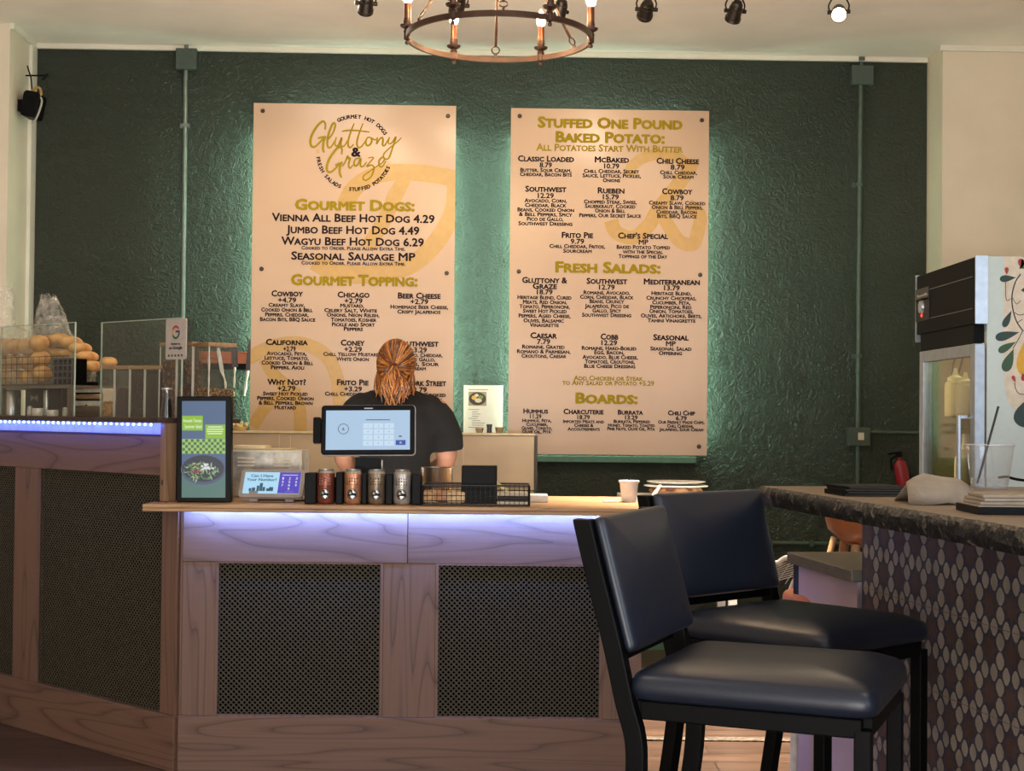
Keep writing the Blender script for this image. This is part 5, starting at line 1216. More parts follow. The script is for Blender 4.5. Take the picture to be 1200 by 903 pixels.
for u_ in (327, 340 + 0 * 5, 452, 543): x_ = P(u_, 540, yL)[0] - (xL0 + xL1) / 2; S(MB().box(x_ - .001, x_ + .001, -0.0012, 0, zp_ + .01, zL1 - .01), 'lid_seam', M('seam_pale', '#cdbd9f', 0.4), pt)
x_ = P(530, 540, yL)[0] - (xL0 + xL1) / 2; S(MB().box(x_ - .09, x_ + .03, -0.004, -0.0005, P(530, 545, yL)[1] - .005, P(530, 545, yL)[1]), 'lid_trim', m_ss, pt)
for sx in (-1, 1):
    for sy in (-.38, .32): S(MB().cyl((sx * (hw - .06), sy, 0), (sx * (hw - .06), sy, .12), .025, 12), 'foot', m_ss, pt)
zs_ = zL1 + 0.0105
def smallcup(label, u, w, v, mat, cat='cup', gr=None):
    x_, z1_ = P(u, v, 7.62); h_ = z1_ - zs_; r = w * 7.62 / F_PX / 2
    t = MB().lathe([(r * .7, 0), (r * .75, 0.002), (r, h_ * .9), (r * 1.04, h_), (r * .95, h_), (r * .7, 0.006), (0.001, 0.006)], n=20, cap=False).build('metal_cup', mat, smooth=40)
    t.location = (x_, 7.62, zs_ + .0005); tag(t, label, cat, gr)
smallcup('small steel cup on the prep lid shelf under the recipe sheet, with a bent rim', 562, 10, 501.5, m_ss)
smallcup('small steel cup on the prep lid shelf at the recipe sheet corner', 585.5, 11, 500.5, m_ss)
x_, z1_ = P(573.5, 497, 7.62); o = MB().lathe([(0.001, 0), (0.013, 0), (0.013, (z1_ - zs_) * .7), (0.015, (z1_ - zs_) * .7), (0.015, (z1_ - zs_)), (0.001, (z1_ - zs_))], n=18).build('spice_jar', M('jar_dark', '#3a3c40', 0.3), smooth=40); o.location = (x_, 7.62, zs_ + .0005); tag(o, 'dark capped spice jar between the two steel cups', 'jar')
# small bowl of garnish at the other end
x_, _ = P(281, 505, 7.62); gb = thing('garnish_pot', 'low pot of yellow garnish on the prep table lid by the digital sign', 'pot', (x_, 7.62, zs_ + .0005)); ORG[gb.name] = (0, 0, 0)
S(MB().lathe([(0.001, 0), (0.032, 0), (0.042, 0.02), (0.001, 0.02)], n=20), 'pot_wall', M('pot_tan', '#c2a468', 0.4), gb, smooth=40)
b = MB(); rr = random.Random(2)
for i in range(16): b.ell((rr.uniform(-.034, .034), rr.uniform(-.03, .03), 0.023 + .03 * rr.random() * (1 - i / 22)), (0.009, .009, .008), n=8, k=5)
S(b, 'garnish', M('garnish_yellow', '#d8c890', 0.6, var=.2), gb, smooth=60)
# recipe sheet on the wall
a_, zt1 = WALL.hit(543.5, 451, .004); c_, zt0 = WALL.hit(589, 512, .004)
rs = thing('recipe_sheet', 'white printed recipe sheet with a dish photo between the two menu boards', 'paper', (a_, -.002, zt0), WALL)
MB().box(a_, c_, -0.004, -0.0005, zt0, zt1).build('sheet', M('sheet_white', '#f2efe8', 0.6, var=.01), rs)
g_ = lambda u, v: WALL.hit(u, v, .005)
b = MB(); (x_, z_) = g_(559.5, 467); k_ = 8.05 / F_PX; b.box(x_ - 10.5 * k_, x_ + 10.5 * k_, -.0046, -.0042, z_ - 8.2 * k_, z_ + 8.2 * k_); b.build('photo_ground', M('photo_beige', '#a89880', 0.5), rs)
b = MB(); b.disc(x_, -.0049, z_, 10 * k_, 7.6 * k_, 24, 0); b.disc(x_ - 4 * k_, -.0051, z_ + 1.2 * k_, 3 * k_, 2.6 * k_, 12, 1); b.disc(x_ + 1 * k_, -.0052, z_ - 2 * k_, 4.2 * k_, 2.6 * k_, 12, 2); b.disc(x_ + 4 * k_, -.0053, z_ + 2 * k_, 3 * k_, 2.4 * k_, 12, 3); b.disc(x_ - 1 * k_, -.0054, z_ + 4 * k_, 2.4 * k_, 1.8 * k_, 12, 2)
b.build('dish_photo', [M('dish_dark', '#3a342e', 0.5), M('dish_yellow', '#d8b040', 0.5), M('dish_cream', '#d8ccb0', 0.5), M('dish_green', '#7a8a4a', 0.5)], rs)
b = MB(); rr = random.Random(4)
text(b, 'Recipe', *g_(556, 456.5), 14 * k_, 1.6 * k_, -.0047) if False else None
for i in range(9):
    for j in range(1): (x_, z_) = g_(549, 480 + i * 2.6); w_ = (6 + 10 * rr.random()) * k_; b.box(x_ + (0 if i % 4 == 0 else 4 * k_), x_ + w_ + 4 * k_, -.0045, -.0042, z_, z_ + .7 * k_)
(x_, z_) = g_(549, 456.8); b.box(x_, x_ + 23 * k_, -.0045, -.0042, z_, z_ + 1.0 * k_)
b.build('printed_lines', M('print_grey', '#9a968f', 0.6), rs)
# knife rail and knives
a_, z1_ = WALL.hit(240, 411.5, .02); c_, z0_ = WALL.hit(297.2, 426, .02)
kr = thing('knife_rail', 'reddish wooden knife rail with a black magnetic strip on the green wall', 'knife rail', (a_, -.01, z0_), WALL)
MB().box(a_ - .03, c_, -.022, -.0005, z0_, z1_).build('wood_rail', wood('rail_wood', '#a8603a', '#7d4226', 'X'), kr, bevel=.003)
z2_ = WALL.hit(270, 432.5, .02)[1]; MB().box(a_ - .03, c_, -.016, -.0005, z2_, z0_ - .0005).build('magnet_strip', m_blackpl, kr)
m_blade = M('knife_blade', '#6f6a66', 0.3, 0.8); m_blade2 = M('knife_blade_pale', '#c9c2b4', 0.3, 0.7); m_kh = M('knife_handle_white', '#ddd6c8', 0.4); m_bdark = M('knife_blade_dark', '#4a4244', 0.35, 0.5)
def knife(label, tip, mid, end, wb_, wh_, mb_, curved=False):
    g = lambda p, o=.026: WALL.hit(p[0], p[1], o)
    (tx, tz), (mx_, mz), (ex_, ez) = g(tip), g(mid), g(end); k_ = 8.05 / F_PX
    t = thing('kitchen_knife', label, 'knife', (mx_, -.026, mz), WALL, 'knives on the wall rail')
    dx, dz = mx_ - tx, mz - tz; l = hypot(dx, dz); px_, pz_ = -dz / l, dx / l; w = wb_ * k_
    b = MB(); b.prism([(tx, -.0305, tz), (tx + dx * .14 + px_ * w * .35, -.0305, tz + dz * .14 + pz_ * w * .35), (tx + dx * .4 + px_ * w * .5, -.0305, tz + dz * .4 + pz_ * w * .5), (mx_ + px_ * w * .5, -.0305, mz + pz_ * w * .5), (mx_ - px_ * w * .5, -.0305, mz - pz_ * w * .5), (tx + dx * .2 - px_ * w * .5, -.0305, tz + dz * .2 - pz_ * w * .5)], (0, .003, 0))
    b.build('blade', mb_, t)
    cx_, cz_ = (mx_ + ex_) / 2 + (k_ * 1.5 if curved else 0), (mz + ez) / 2
    q = smoothpath([(mx_, -.031, mz), (cx_, -.032, cz_), (ex_, -.031, ez)], 6)
    b = MB().tube(q, [wh_ * k_ * (.4 + .12 * sin(i)) for i in range(len(q))], 8); b.build('handle', m_kh, t, smooth=60)
knife('slim pale knife with a thin curved white handle on the rail', (255.3, 405), (260.5, 436), (264.5, 457), 4.5, 3.2, m_blade2, True)
knife('broad round tipped knife with a short white handle, second from the cream board', (274.5, 399.5), (275.5, 430), (274.5, 454), 7.2, 3.0, m_bdark)
knife('long dark knife leaning beside the edge of the logo menu board', (294, 397), (290.8, 434), (286.5, 463.5), 6.0, 3.4, m_bdark)
knife('thin white handled knife hanging close to the tall clear canisters', (244.8, 416), (245.2, 428), (245, 451), 3.0, 2.6, m_blade2)
a_, z1_ = WALL.hit(241, 457.5, .15); c_, z0_ = WALL.hit(270, 464, .15)
b = MB().box(a_, c_, -.16, -.0005, z0_, z1_); tag(b.build('wall_shelf', M('shelf_tan', '#c8ad80', 0.5, var=.1), fr=WALL, org=(a_, -.0005, z0_), bevel=.003), 'little tan wall shelf under the knives', 'shelf')
# rattan chair behind the cabinet
yR = 5.05; kR = yR / F_PX
m_rat = M('white_rattan', '#cdc6ba', 0.5); m_seat = M('orange_seat', '#94502c', 0.5, var=.1)
xR_, zR_ = P(955, 652, yR); hR = zR_
rc = thing('rattan_chair', 'white rattan chair with a fan back and orange seat behind the low cabinet', 'chair', (xR_, yR, 0)); ORG[rc.name] = (0, 0, 0)
hw_ = (955 - 906.5) * kR
zst = P(925, 684, yR)[1]
arch = smoothpath([(-hw_, 0, zst - .25), (-hw_, 0, hR - .06), (-hw_ + .02, 0, hR - .02), (-hw_ + .07, 0, hR), (hw_ - .07, 0, hR), (hw_ - .02, 0, hR - .02), (hw_, 0, hR - .06), (hw_, 0, zst - .25)], 6)
S(MB().tube(arch, .0095, 10), 'back_hoop', m_rat, rc, smooth=60)
fan = [(-hw_ + .075 + .004 * i, .003, zst + .0) for i in range(1)]
arch2 = smoothpath([(-hw_ + .06, 0, zst - .02), (-hw_ + .085, 0, zst + .03), (0, 0, hR - .035), (hw_ - .085, 0, zst + .03), (hw_ - .06, 0, zst - .02)], 6)
S(MB().tube(arch2, .009, 10), 'inner_hoop', m_rat, rc, smooth=60)
b = MB()
for i in range(1, 9):
    f_ = i / 9
    b.tube(smoothpath([(-hw_ + .012 + .0 * f_, .004, zst + (hR - zst - .03) * (1 - f_ * .95)), (-hw_ * (.45 - .45 * f_) , .004, hR - .004 - .055 * f_), (hw_ * .5, .004, hR - .01 - .06 * f_)], 5), .0016, 5)
for i in range(7):
    x_ = -hw_ + .012 + .03 * i; b.tube([(x_, .006, zst), (x_ + .05, .006, hR - .015)], .0011, 5)
S(b, 'cane_weave', m_rat, rc)
S(MB().loft(cushion(.36, 2 * hw_ - .03, .05, 5, .014, Rz(0), (0, 0, 0))), 'seat', m_seat, rc, Rz(-pi / 2), (0, -.19, zst - .062), smooth=50)
S(MB().loft(cushion(.37, 2 * hw_ - .025, .03, 5, .0, Rz(0), (0, 0, 0))), 'seat_rim', m_rat, rc, Rz(-pi / 2), (0, -.19, zst - .094), smooth=50)
for sx in (-1, 1):
    for y_ in (-.35, 0): S(MB().cyl((sx * (hw_ - .005), y_, 0), (sx * (hw_ - .01), y_, zst - .07), .012, 10), 'leg', m_rat, rc, smooth=60)
# tan tub stool beside it
yU = 5.75; kU = yU / F_PX; xU, zU = P(1016, 641, yU)
ts = thing('tub_stool', 'tan moulded tub stool half hidden between the bar and the green wall', 'stool', (xU, yU, 0)); ORG[ts.name] = (0, 0, 0)
m_tub = M('tan_leather', '#925430', 0.32, var=.1, vscale=6)
S(MB().lathe([(0.001, zU), (.05, zU + .003), (.10, zU + .022), (.15, zU + .07), (.165, zU + .13), (.158, zU + .13), (.14, zU + .07), (.09, zU + .035), (0.001, zU + .02)], n=36), 'tub_seat', m_tub, ts, smooth=60)
for a in (0.9, 2.6, 4.0, 5.4): S(MB().tube([(.09 * cos(a), .09 * sin(a), zU + .016), (.19 * cos(a), .19 * sin(a), 0)], [.018, .012], 10), 'leg', M('stool_leg_wood', '#a87a52', 0.45), ts, smooth=60)
S(MB().tube([(-.135 + .0, -.03, zU + .04), (-.165, -.05, zU - .06)], [.012, .012], 8), 'strut', M('strut_wood', '#a87a52', 0.45), ts, smooth=60)

# ================================================================== THE WING'S EQUIPMENT
YE = lambda s: WING.W((s, 0, 0)).y
def wloc(u, v, off):           # point at frame offset behind the wing face
    s, z = WING.hit(u, v, -off); return s, z
m_glass = clear('guard_glass', (0.95, 0.97, 0.95), 0.015, 0.02); m_gedge = M('glass_edge', '#a9b7a4', 0.2, spec=.8)
zL = zc1 + 0.001
def pane(label, u0, u1, vt, off):
    s0_, z1_ = wloc(u0, vt, off); s1_, _ = wloc(u1, vt, off)
    t = thing('glass_guard', label, 'glass guard', (s0_, off, zL), WING)
    MB().box(s0_ + .003, s1_ - .003, off, off + .006, zL, z1_ - .003).build('glass_sheet', m_glass, t)
    b = MB(); b.box(s0_, s0_ + .003, off, off + .006, zL, z1_); b.box(s1_ - .003, s1_, off, off + .006, zL, z1_); b.box(s0_ + .003, s1_ - .003, off, off + .006, z1_ - .003, z1_)
    b.build('polished_edge', m_gedge, t)
    return t
pane('low clear glass guard in front of the bread shelf', 1, 88, 382.5, 0.04)
pane('clear glass guard in front of the square canisters, holding the review sign', 118.5, 213.5, 377.5, 0.06)
# review sign fixed on the glass
s0_, z1_ = wloc(194, 374, .05); s1_, z0_ = wloc(217, 420.5, .05)
sg2 = thing('review_sign', 'small grey plastic sign with a coloured letter G on the glass guard', 'sign', (s0_, .05, z0_), WING)
MB().rbox(s1_ - s0_, .005, z1_ - z0_, .008, ((s0_ + s1_) / 2, .0545, (z0_ + z1_) / 2)).build('sign_plate', M('sign_grey', '#b3a79f', 0.4, var=.03), sg2)
k_ = (s1_ - s0_) / 23; kz_ = (z1_ - z0_) / 46.5; cx_, cz_ = s0_ + 11.5 * k_, z1_ - 15.5 * kz_
yq = .0515
cols = [glow] 
m_gr, m_gy, m_gg, m_gb = M('g_red', '#b32a2a', .4), M('g_yellow', '#b8963a', .4), M('g_green', '#2f5a3c', .4), M('g_blue', '#243049', .4)
for a0, a1, m_, nm in ((35, 150, m_gr, 'letter_red'), (150, 205, m_gy, 'letter_yellow'), (205, 310, m_gg, 'letter_green'), (310, 362, m_gb, 'letter_blue')):
    b = MB(); b.ring(cx_, yq, cz_, 3.1 * k_, 4.6 * k_, radians(a0), radians(a1), 14, sz=1.72 * kz_ / k_)
    if nm == 'letter_blue': b.box(cx_ - .1 * k_, cx_ + 4.5 * k_, yq - .0002, yq, cz_ - .3 * kz_, cz_ + 2.0 * kz_)
    b.build(nm, m_, sg2)
b = MB(); text(b, 'Review us', cx_, z1_ - 28.5 * kz_, 10 * k_, 2.6 * kz_, yq, bold=.04); text(b, 'on Google', cx_, z1_ - 33 * kz_, 15 * k_, 3.4 * kz_, yq, bold=.04)
for i in range(5): b.box(cx_ + (-8.5 + 3.7 * i) * k_, cx_ + (-6.6 + 3.7 * i) * k_, yq - .0002, yq, z0_ + 3.2 * kz_, z0_ + 5.6 * kz_)
b.build('sign_lettering', M('sign_ink', '#3a302e', .5), sg2)
# square canisters --------------------------------------------------
m_can = clear('canister_clear', (0.93, 0.93, 0.92), 0.05, 0.05); m_lidw = wood('canister_lid_wood', '#b08a62', '#7d5c3e', 'X')
m_cedge = M('canister_edge', '#cfc8bc', 0.25, spec=.8)
def canister(label, u0, u1, vt, off, d, fill, mat, gr):
    s0_, z1_ = wloc(u0, vt, off); s1_, _ = wloc(u1, vt, off); s0_ += .0015; s1_ -= .0015; h = z1_ - zL
    t = thing('square_canister', label, 'canister', (s0_, off, zL), WING, gr)
    MB().box(s0_, s1_, off, off + d, zL, z1_ - .014).build('clear_wall', m_can, t)
    b = MB(); e = .0028
    for x_ in (s0_ - .0004, s1_ - e + .0004): b.box(x_, x_ + e, off - .0006, off + .003, zL, z1_ - .014)
    b.build('bright_edge', m_cedge, t)
    MB().box(s0_ - .001, s1_ + .001, off - .004, off + d + .003, z1_ - .0135, z1_).build('wooden_lid', m_lidw, t, bevel=.002)
    b = MB(); zf = zL + .004 + (h - .025) * fill; n_ = 8
    w_ = s1_ - s0_
    top = [(s0_ + .004 + (w_ - .008) * i / n_, zf + .006 * sin(i * 1.9 + u0)) for i in range(n_ + 1)]
    b.prism([(s0_ + .004, off + .004, zL + .003), (s1_ - .004, off + .004, zL + .003)] + [(x_, off + .004, min(z_, z1_ - .016)) for x_, z_ in top[::-1]], (0, d - .008, 0))
    b.build('contents', mat, t)
m_nut = speck('roasted_nuts', '#9a6242', '#3a1e12', 62, .6, 1.0, .1, .6, 'v'); m_bean = speck('coffee_beans', '#6a4430', '#140a06', 120, .45, 1.0, .1, .55, 'v')
m_choc = speck('dark_crumbs', '#24140e', '#3f281e', 90, .6, .8); m_amb = speck('amber_granola', '#8a5a26', '#c79448', 80, .6, .8); m_gran = speck('tan_seeds', '#c79c60', '#4a2e16', 130, .6, 1.0, .1, .6, 'v')
SH, TLL = 'short clear canisters with wooden lids', 'tall clear canisters with wooden lids'
canister('short clear canister a third full of amber granola', 118, 134, 428.5, .12, .10, .30, m_amb, SH)
canister('short clear canister two thirds full of dark crumbs', 134.5, 152, 428.5, .12, .10, .60, m_choc, SH)
canister('short clear canister filled to the lid with coffee beans', 152.5, 169.5, 428.5, .12, .10, .97, m_bean, SH)
canister('short clear canister packed with smooth very dark powder', 170, 187, 428.5, .12, .10, .97, M('cocoa_powder', '#2a1a16', .7), SH)
canister('tall clear canister nearly full of brown nuts behind the review sign', 187.5, 207, 401.5, .13, .12, .80, m_nut, TLL)
canister('tall clear canister half full of mixed nuts, between the other two tall ones', 207.5, 226, 401.5, .13, .12, .42, m_nut, TLL)
canister('tall clear canister with tan seeds at its bottom, next to the knives', 226.5, 245.5, 401.5, .13, .12, .40, m_gran, TLL)
s0_, zt_ = wloc(127, 417.5, .17); zl_ = wloc(127, 428.5, .12)[1]
bg = MB().lathe([(.001, 0), (.030, .003), (.036, .015), (.03, .03), (.014, .037), (.001, .037)], n=22).build('bread_roll', speck('roll_crust', '#b9793c', '#dba864', 14, .5, .15), smooth=60)
bg.location = WING.W((s0_, .17, zl_ + .0005)); tag(bg, 'round golden bread roll lying on the lid of the short canisters', 'bread roll')
# dark glass bottle in front
s_, zt_ = wloc(201, 456, .045)
bt = thing('dark_bottle', 'small clear flask of dark liquid behind the digital sign edge', 'flask', (s_, .025, zL), WING)
b = MB(); hh_ = zt_ - zL
r_ = .021
b.lathe([(.001, .001), (r_, .001), (r_ * .98, hh_ * .3), (r_ * .62, hh_ * .8), (r_ * .6, hh_ * .98), (.001, hh_ * .98)], (s_, .025, zL), n=20); b.build('flask_wall', clear('flask_glass', (.85, .83, .8), .08, .05), bt, smooth=60)
MB().lathe([(.001, .003), (r_ * .92, .003), (r_ * .9, hh_ * .3), (r_ * .62, hh_ * .68), (.001, hh_ * .69)], (s_, .025, zL), n=18).build('dark_liquid', M('dark_liquid', '#20120e', .3), bt, smooth=60)
MB().lathe([(r_ * .62, hh_ * .98), (r_ * .95, hh_ * .99), (r_ * .95, hh_ * 1.05), (.001, hh_ * 1.05)], (s_, .025, zL), n=18).build('flask_rim', m_silver, bt, smooth=60)
# bread shelf: steel shelf on legs with a wire front
OB = .10
sA, zsh = wloc(2, 455, OB); sB, _ = wloc(78, 455, OB); 
m_crumbsteel = M('shelf_steel_brown', '#6f6256', 0.4, 0.5)
bs = thing('bread_shelf', 'steel shelf with a wire front rail carrying the bags of buns', 'shelf', (sA, OB, zL), WING)
S0, S1 = sA - .45, sB
MB().box(S0, S1 + .02, OB, OB + .30, zsh, zsh + .012).build('shelf_plate', m_crumbsteel, bs)
b = MB()
for x_ in (S1 - .0, sA - .02): b.box(x_ - .012, x_ + .012, OB + .01, OB + .03, zL, zsh - .0005); b.box(x_ - .012, x_ + .012, OB + .26, OB + .28, zL, zsh - .0005)
b.build('shelf_leg', m_crumbsteel, bs)
b = MB(); zw = wloc(40, 418, OB)[1]
for i in range(5): z_ = zsh + .014 + (zw - zsh - .014) * i / 4; b.tube([(S0, OB - .002, z_), (S1 + .015, OB - .002, z_)], .0014 if i else .002, 5)
n_ = 22
for i in range(n_ + 1): x_ = S0 + (S1 + .015 - S0) * i / n_; b.tube([(x_, OB - .002, zsh + .012), (x_, OB - .002, zw)], .0011, 5)
b.build('wire_front', m_wire, bs)
# buns
m_bun = speck('bun_crust', '#9a5f26', '#d0a262', 16, .5, .06, .3, .7)
def bun(label, u, v, w, h, off, lean=0.0, gr='upright hot dog buns', dep=.05):
    s_, z_ = wloc(u, v, off); k_ = (WING.O.y - s_ * .67) / F_PX
    o = MB().ell((0, 0, 0), (w * k_ * .5 * 1.25, dep, h * k_ * .5), n=18, k=12)
    o.v = [Vector((p.x, p.y, p.z)) for p in o.v]
    ob = o.build('bread_bun', m_bun, fr=WING, org=(0, 0, 0), smooth=60); ob.location = WING.W((s_, off, z_)); ob.rotation_euler = (0, lean, WING.th)
    tag(ob, label, 'bread bun', gr); return ob
UP = 'small golden bun in the columns of buns inside the flatter clear bag'
for i, (u, ln) in enumerate(((-8, 0), (4.5, .03), (18, .05), (32, .08), (46, .12))):
    for j, v in enumerate((406, 424, 442)):
        bun(UP, u + (1.5 * j if i > 2 else 0), v - (4 if i == 4 else 0), 12.5, 20, .165 + .012 * (j % 2), ln, 'small buns in columns', .046)
RN = 'rounded bun bulging in the knotted clear bag'
for u, v, w, h in ((57, 400, 15, 16), (70, 398, 15, 16), (83, 401, 14, 16), (58, 413, 13, 12), (70, 414, 13, 12), (81, 414, 12, 11), (94, 408, 13, 15), (102, 418, 12, 15), (108, 429, 11, 14)):
    bun(RN, u, v, w, h, .275, .1, 'round buns in the knotted bag', .055)
# black crate beside the buns
s0_, z1_ = wloc(62, 420, .14); s1_, _ = wloc(84, 420, .14)
cr = thing('small_crate', 'small black lattice crate between the buns on the bread shelf', 'crate', (s0_, .14, zsh + .0125), WING)
b = MB(); b.box(s0_, s1_, .147, .21, zsh + .0125, z1_ - .002); b.build('crate_inside', m_dark, cr)
b = MB()
for i in range(5): x_ = s0_ + (s1_ - s0_ - .004) * i / 4; b.box(x_, x_ + .004, .141, .146, zsh + .0125, z1_)
for i in range(5): z_ = zsh + .0125 + (z1_ - zsh - .0165) * i / 4; b.box(s0_, s1_, .1405, .1465, z_, z_ + .004)
b.build('crate_lattice', M('crate_grey', '#46484c', .4), cr)
# clear plastic bags
m_bag = clear('bag_plastic', (0.97, 0.97, 0.96), 0.06, 0.12, bump=1.0, bscale=40, milky=0.16, milk='#f0e8dc')
from mathutils import noise as _ns
def bag(label, prof, off, d, seed, ruff):
    """prof: (centre u, half width px, v) rings from bottom to top"""
    rings = []; n = 40
    for u, hw_, v in prof:
        s_, z_ = wloc(u, v, off); k_ = (WING.O.y - s_ * .67) / F_PX * 1.25; r = []
        for j in range(n):
            a = 2 * pi * j / n; rf = ruff * (1 + 2.2 * max(0, (400 - v) / 55)); nz_ = 1 + rf * (_ns.noise(Vector((cos(a) * 2.2 + seed, sin(a) * 2.2, v * .05))) + .5 * _ns.noise(Vector((cos(a) * 6 + seed, sin(a) * 6, v * .12))))
            r.append((s_ + hw_ * k_ * cos(a) * nz_, off + min(d, hw_ * k_ * 1.2) * sin(a) * nz_, z_ + (.012 + .03 * max(0, (365 - v) / 20)) * _ns.noise(Vector((cos(a) * 3, sin(a) * 3, seed)))))
        rings.append(r)
    # smooth in between
    out = []
    for i in range(len(rings) - 1):
        for q_ in range(4):
            t = q_ / 4; out.append([Vector(a).lerp(Vector(c), t) for a, c in zip(rings[i], rings[i + 1])])
    out.append(rings[-1])
    s_, z_ = wloc(prof[0][0], prof[0][2], off)
    o = MB().loft(out, cap=False).build('plastic_bag', m_bag, fr=WING, org=(s_, off, z_), smooth=70)
    return tag(o, label, 'plastic bag')
bag('knotted clear bag of round buns with its gathered neck sticking up', [(76, 44, 450), (76, 45, 430), (72, 42, 412), (67, 34, 399), (62, 20, 392), (60, 15, 385), (60, 13, 376), (60, 11, 366), (59, 9, 356), (57, 7, 348)], .31, .085, 1.0, .16)
bag('clear bag of upright buns on the bread shelf beside the pale pilaster', [(22, 40, 452), (22, 40, 425), (22, 40, 400), (12, 30, 390), (2, 15, 382), (1, 11, 370), (0, 12, 352), (0, 13, 336)], .178, .06, 5.0, .12)
# things under the shelf on the ledge
def jar(nm, label, u, w, vt, off, mat, cat, prof=None, capm=None):
    s_, z1_ = wloc(u, vt, off); r = w * (WING.O.y - s_ * .67) / F_PX / 2; h = z1_ - zL
    t = thing(nm, label, cat, (s_, off, zL), WING)
    p_ = prof or [(.001, 0), (1, 0), (1, .97), (.95, 1.0), (.001, 1.0)]
    MB().lathe([(max(.001, a * r), z * h) for a, z in p_], (s_, off, zL), n=24).build('body', mat, t, smooth=40)
    if capm: MB().lathe([(r * .8, h * 1.0), (r * .8, h * 1.10), (r * .4, h * 1.18), (.001, h * 1.18)], (s_, off, zL), n=18).build('cap', capm, t, smooth=40)
    return t
jar('steel_canister', 'wide polished steel canister under the bread shelf', 14, 21, 457, .16, m_ss, 'canister')
jar('steel_canister', 'narrow polished steel canister under the bread shelf', 55, 8, 457, .2, m_ss, 'canister')
m_por = M('white_porcelain', '#d8ccba', .3)
jar('white_cup', 'white square-sided cup under the bread shelf beside the salt shaker', 45, 14, 478, .09, m_por, 'cup')
jar('white_cup', 'white cup under the bread shelf beside the pepper shaker', 62, 13, 480, .09, m_por, 'cup')
jar('salt_shaker', 'glass shaker with steel cap next to the wide steel canister', 35, 6.5, 477, .075, M('salt_glass', '#b8ab9a', .2), 'shaker', None, m_silver)
jar('salt_shaker', 'glass shaker with steel cap next to the shelf leg', 76, 6, 478.5, .07, M('pepper_glass', '#9a8d7d', .2), 'shaker', None, m_silver)
s0_, z1_ = wloc(30, 456.5, .24); s1_, _ = wloc(72, 456.5, .24)
bx = thing('dark_warmer', 'dark open-fronted warmer under the bread shelf', 'warmer', (s0_, .24, zL), WING)
MB().box(s0_, s1_, .24, .38, zL, zsh - .002).build('case', M('warmer_dark', '#221e1a', .5), bx)
b = MB()
xm_, zm_ = wloc(40, 466, .238)
b.poly([(xm_ - .03, .2385, zm_ - .014), (xm_, .2385, zm_ - .002), (xm_ + .03, .2385, zm_ - .016), (xm_ + .03, .2385, zm_ + .014), (xm_, .2385, zm_ + .004), (xm_ - .03, .2385, zm_ + .012)]); b.build('bow_mark', M('bow_grey', '#8a867c', .4), bx)
# white slicer with a tan roller
s0_, z1_ = wloc(80.5, 455, .24); s1_, _ = wloc(121, 455, .24)
sl = thing('countertop_slicer', 'white countertop machine with a tan roller beside the canisters', 'machine', (s0_, .23, zL), WING)
m_mach = M('machine_cream', '#d5c8b2', .35)
zm1 = wloc(100, 476, .24)[1]
MB().box(s0_, s1_ - .005, .24, .40, zm1, z1_).build('housing', m_mach, sl, bevel=.006)
zr_ = wloc(100, 464.5, .24)[1]
MB().cyl((s0_ + .022, .232, zr_), (s1_ - .002, .232, zr_), .0115, 14).build('roller', M('roller_tan', '#a58463', .5), sl, smooth=60)
MB().box(s0_ + .02, s1_ - .004, .2392, .2399, zr_ - .017, zr_ + .017).build('slot', m_dark, sl)
MB().box(s0_, s1_ - .002, .235, .40, zL, zm1 - .0005).build('base', M('machine_base_brown', '#7a6a5a', .4, .3), sl)
b = MB(); xm_, zm_ = wloc(101, 474.5, .239); b.disc(xm_, .2392, zm_, .006, .004, 10); b.build('knob', m_dark, sl)
s_, zt_ = wloc(90.5, 445, .26); MB().cyl((s_, .27, z1_ + .0005), (s_, .27, zt_), .011, 16).build('steel_post', m_ss, sl, smooth=60)
sq0, zq = wloc(95, 447, .26); sq1, _ = wloc(108, 447, .26); MB().box(sq0, sq1, .265, .29, z1_ + .0005, zq).build('black_grip', m_blackpl, sl, bevel=.002)

# ================================================================== CHANDELIER
m_bronze = M('aged_bronze', '#4a3428', .42, .6, var=.15, vscale=12); m_copper = M('copper_sleeve', '#6e4330', .32, .8, var=.1)
m_bulb = glow('candle_bulb', '#ffdcae', 310.0)
yc = 5.25; xc, zc = P(585, 44.5, yc); Rr = 112 * yc / F_PX * .965
ch = thing('ring_chandelier', 'round bronze ring chandelier with six lit candle bulbs', 'chandelier', (xc, yc, zc)); ORG[ch.name] = (0, 0, 0)
n_ = 72
def ringband(r0, r1, z0_, z1_):
    rings = []
    for i in range(n_):
        a = 2 * pi * i / n_; rings.append([(r * cos(a), r * sin(a), z_) for r, z_ in ((r0, z0_), (r1, z0_), (r1, z1_), (r0, z1_))])
    return MB().loft(rings, closed=True)
S(ringband(Rr - .005, Rr + .005, -.010, .010), 'ring', m_bronze, ch, smooth=40)
def P2(a, z_=0, r=None): r = r or Rr; return Vector((r * cos(a), r * sin(a), z_))
for k in range(6):
    a = radians(2 + 60 * k)
    c_ = P2(a)
    cd = S(MB().lathe([(.001, -.030), (.007, -.028), (.008, -.020), (.004, -.016), (.012, -.011), (.012, .014), (.014, .016), (.010, .026), (.024, .034), (.026, .040), (.012, .044), (.015, .052), (.013, .060), (.0135, .064)], c_, n=20), 'candle_cup', m_bronze, ch, smooth=40)
    S(MB().cyl(c_ + Vector((0, 0, .064)), c_ + Vector((0, 0, .118)), .0125, 18), 'candle_sleeve', m_copper, cd, smooth=40)
    S(MB().lathe([(.001, .118), (.009, .119), (.0155, .130), (.0165, .142), (.013, .158), (.006, .172), (.001, .182)], c_, n=18), 'bulb', m_bulb, cd, smooth=60)
zhub = CEIL - zc - .14
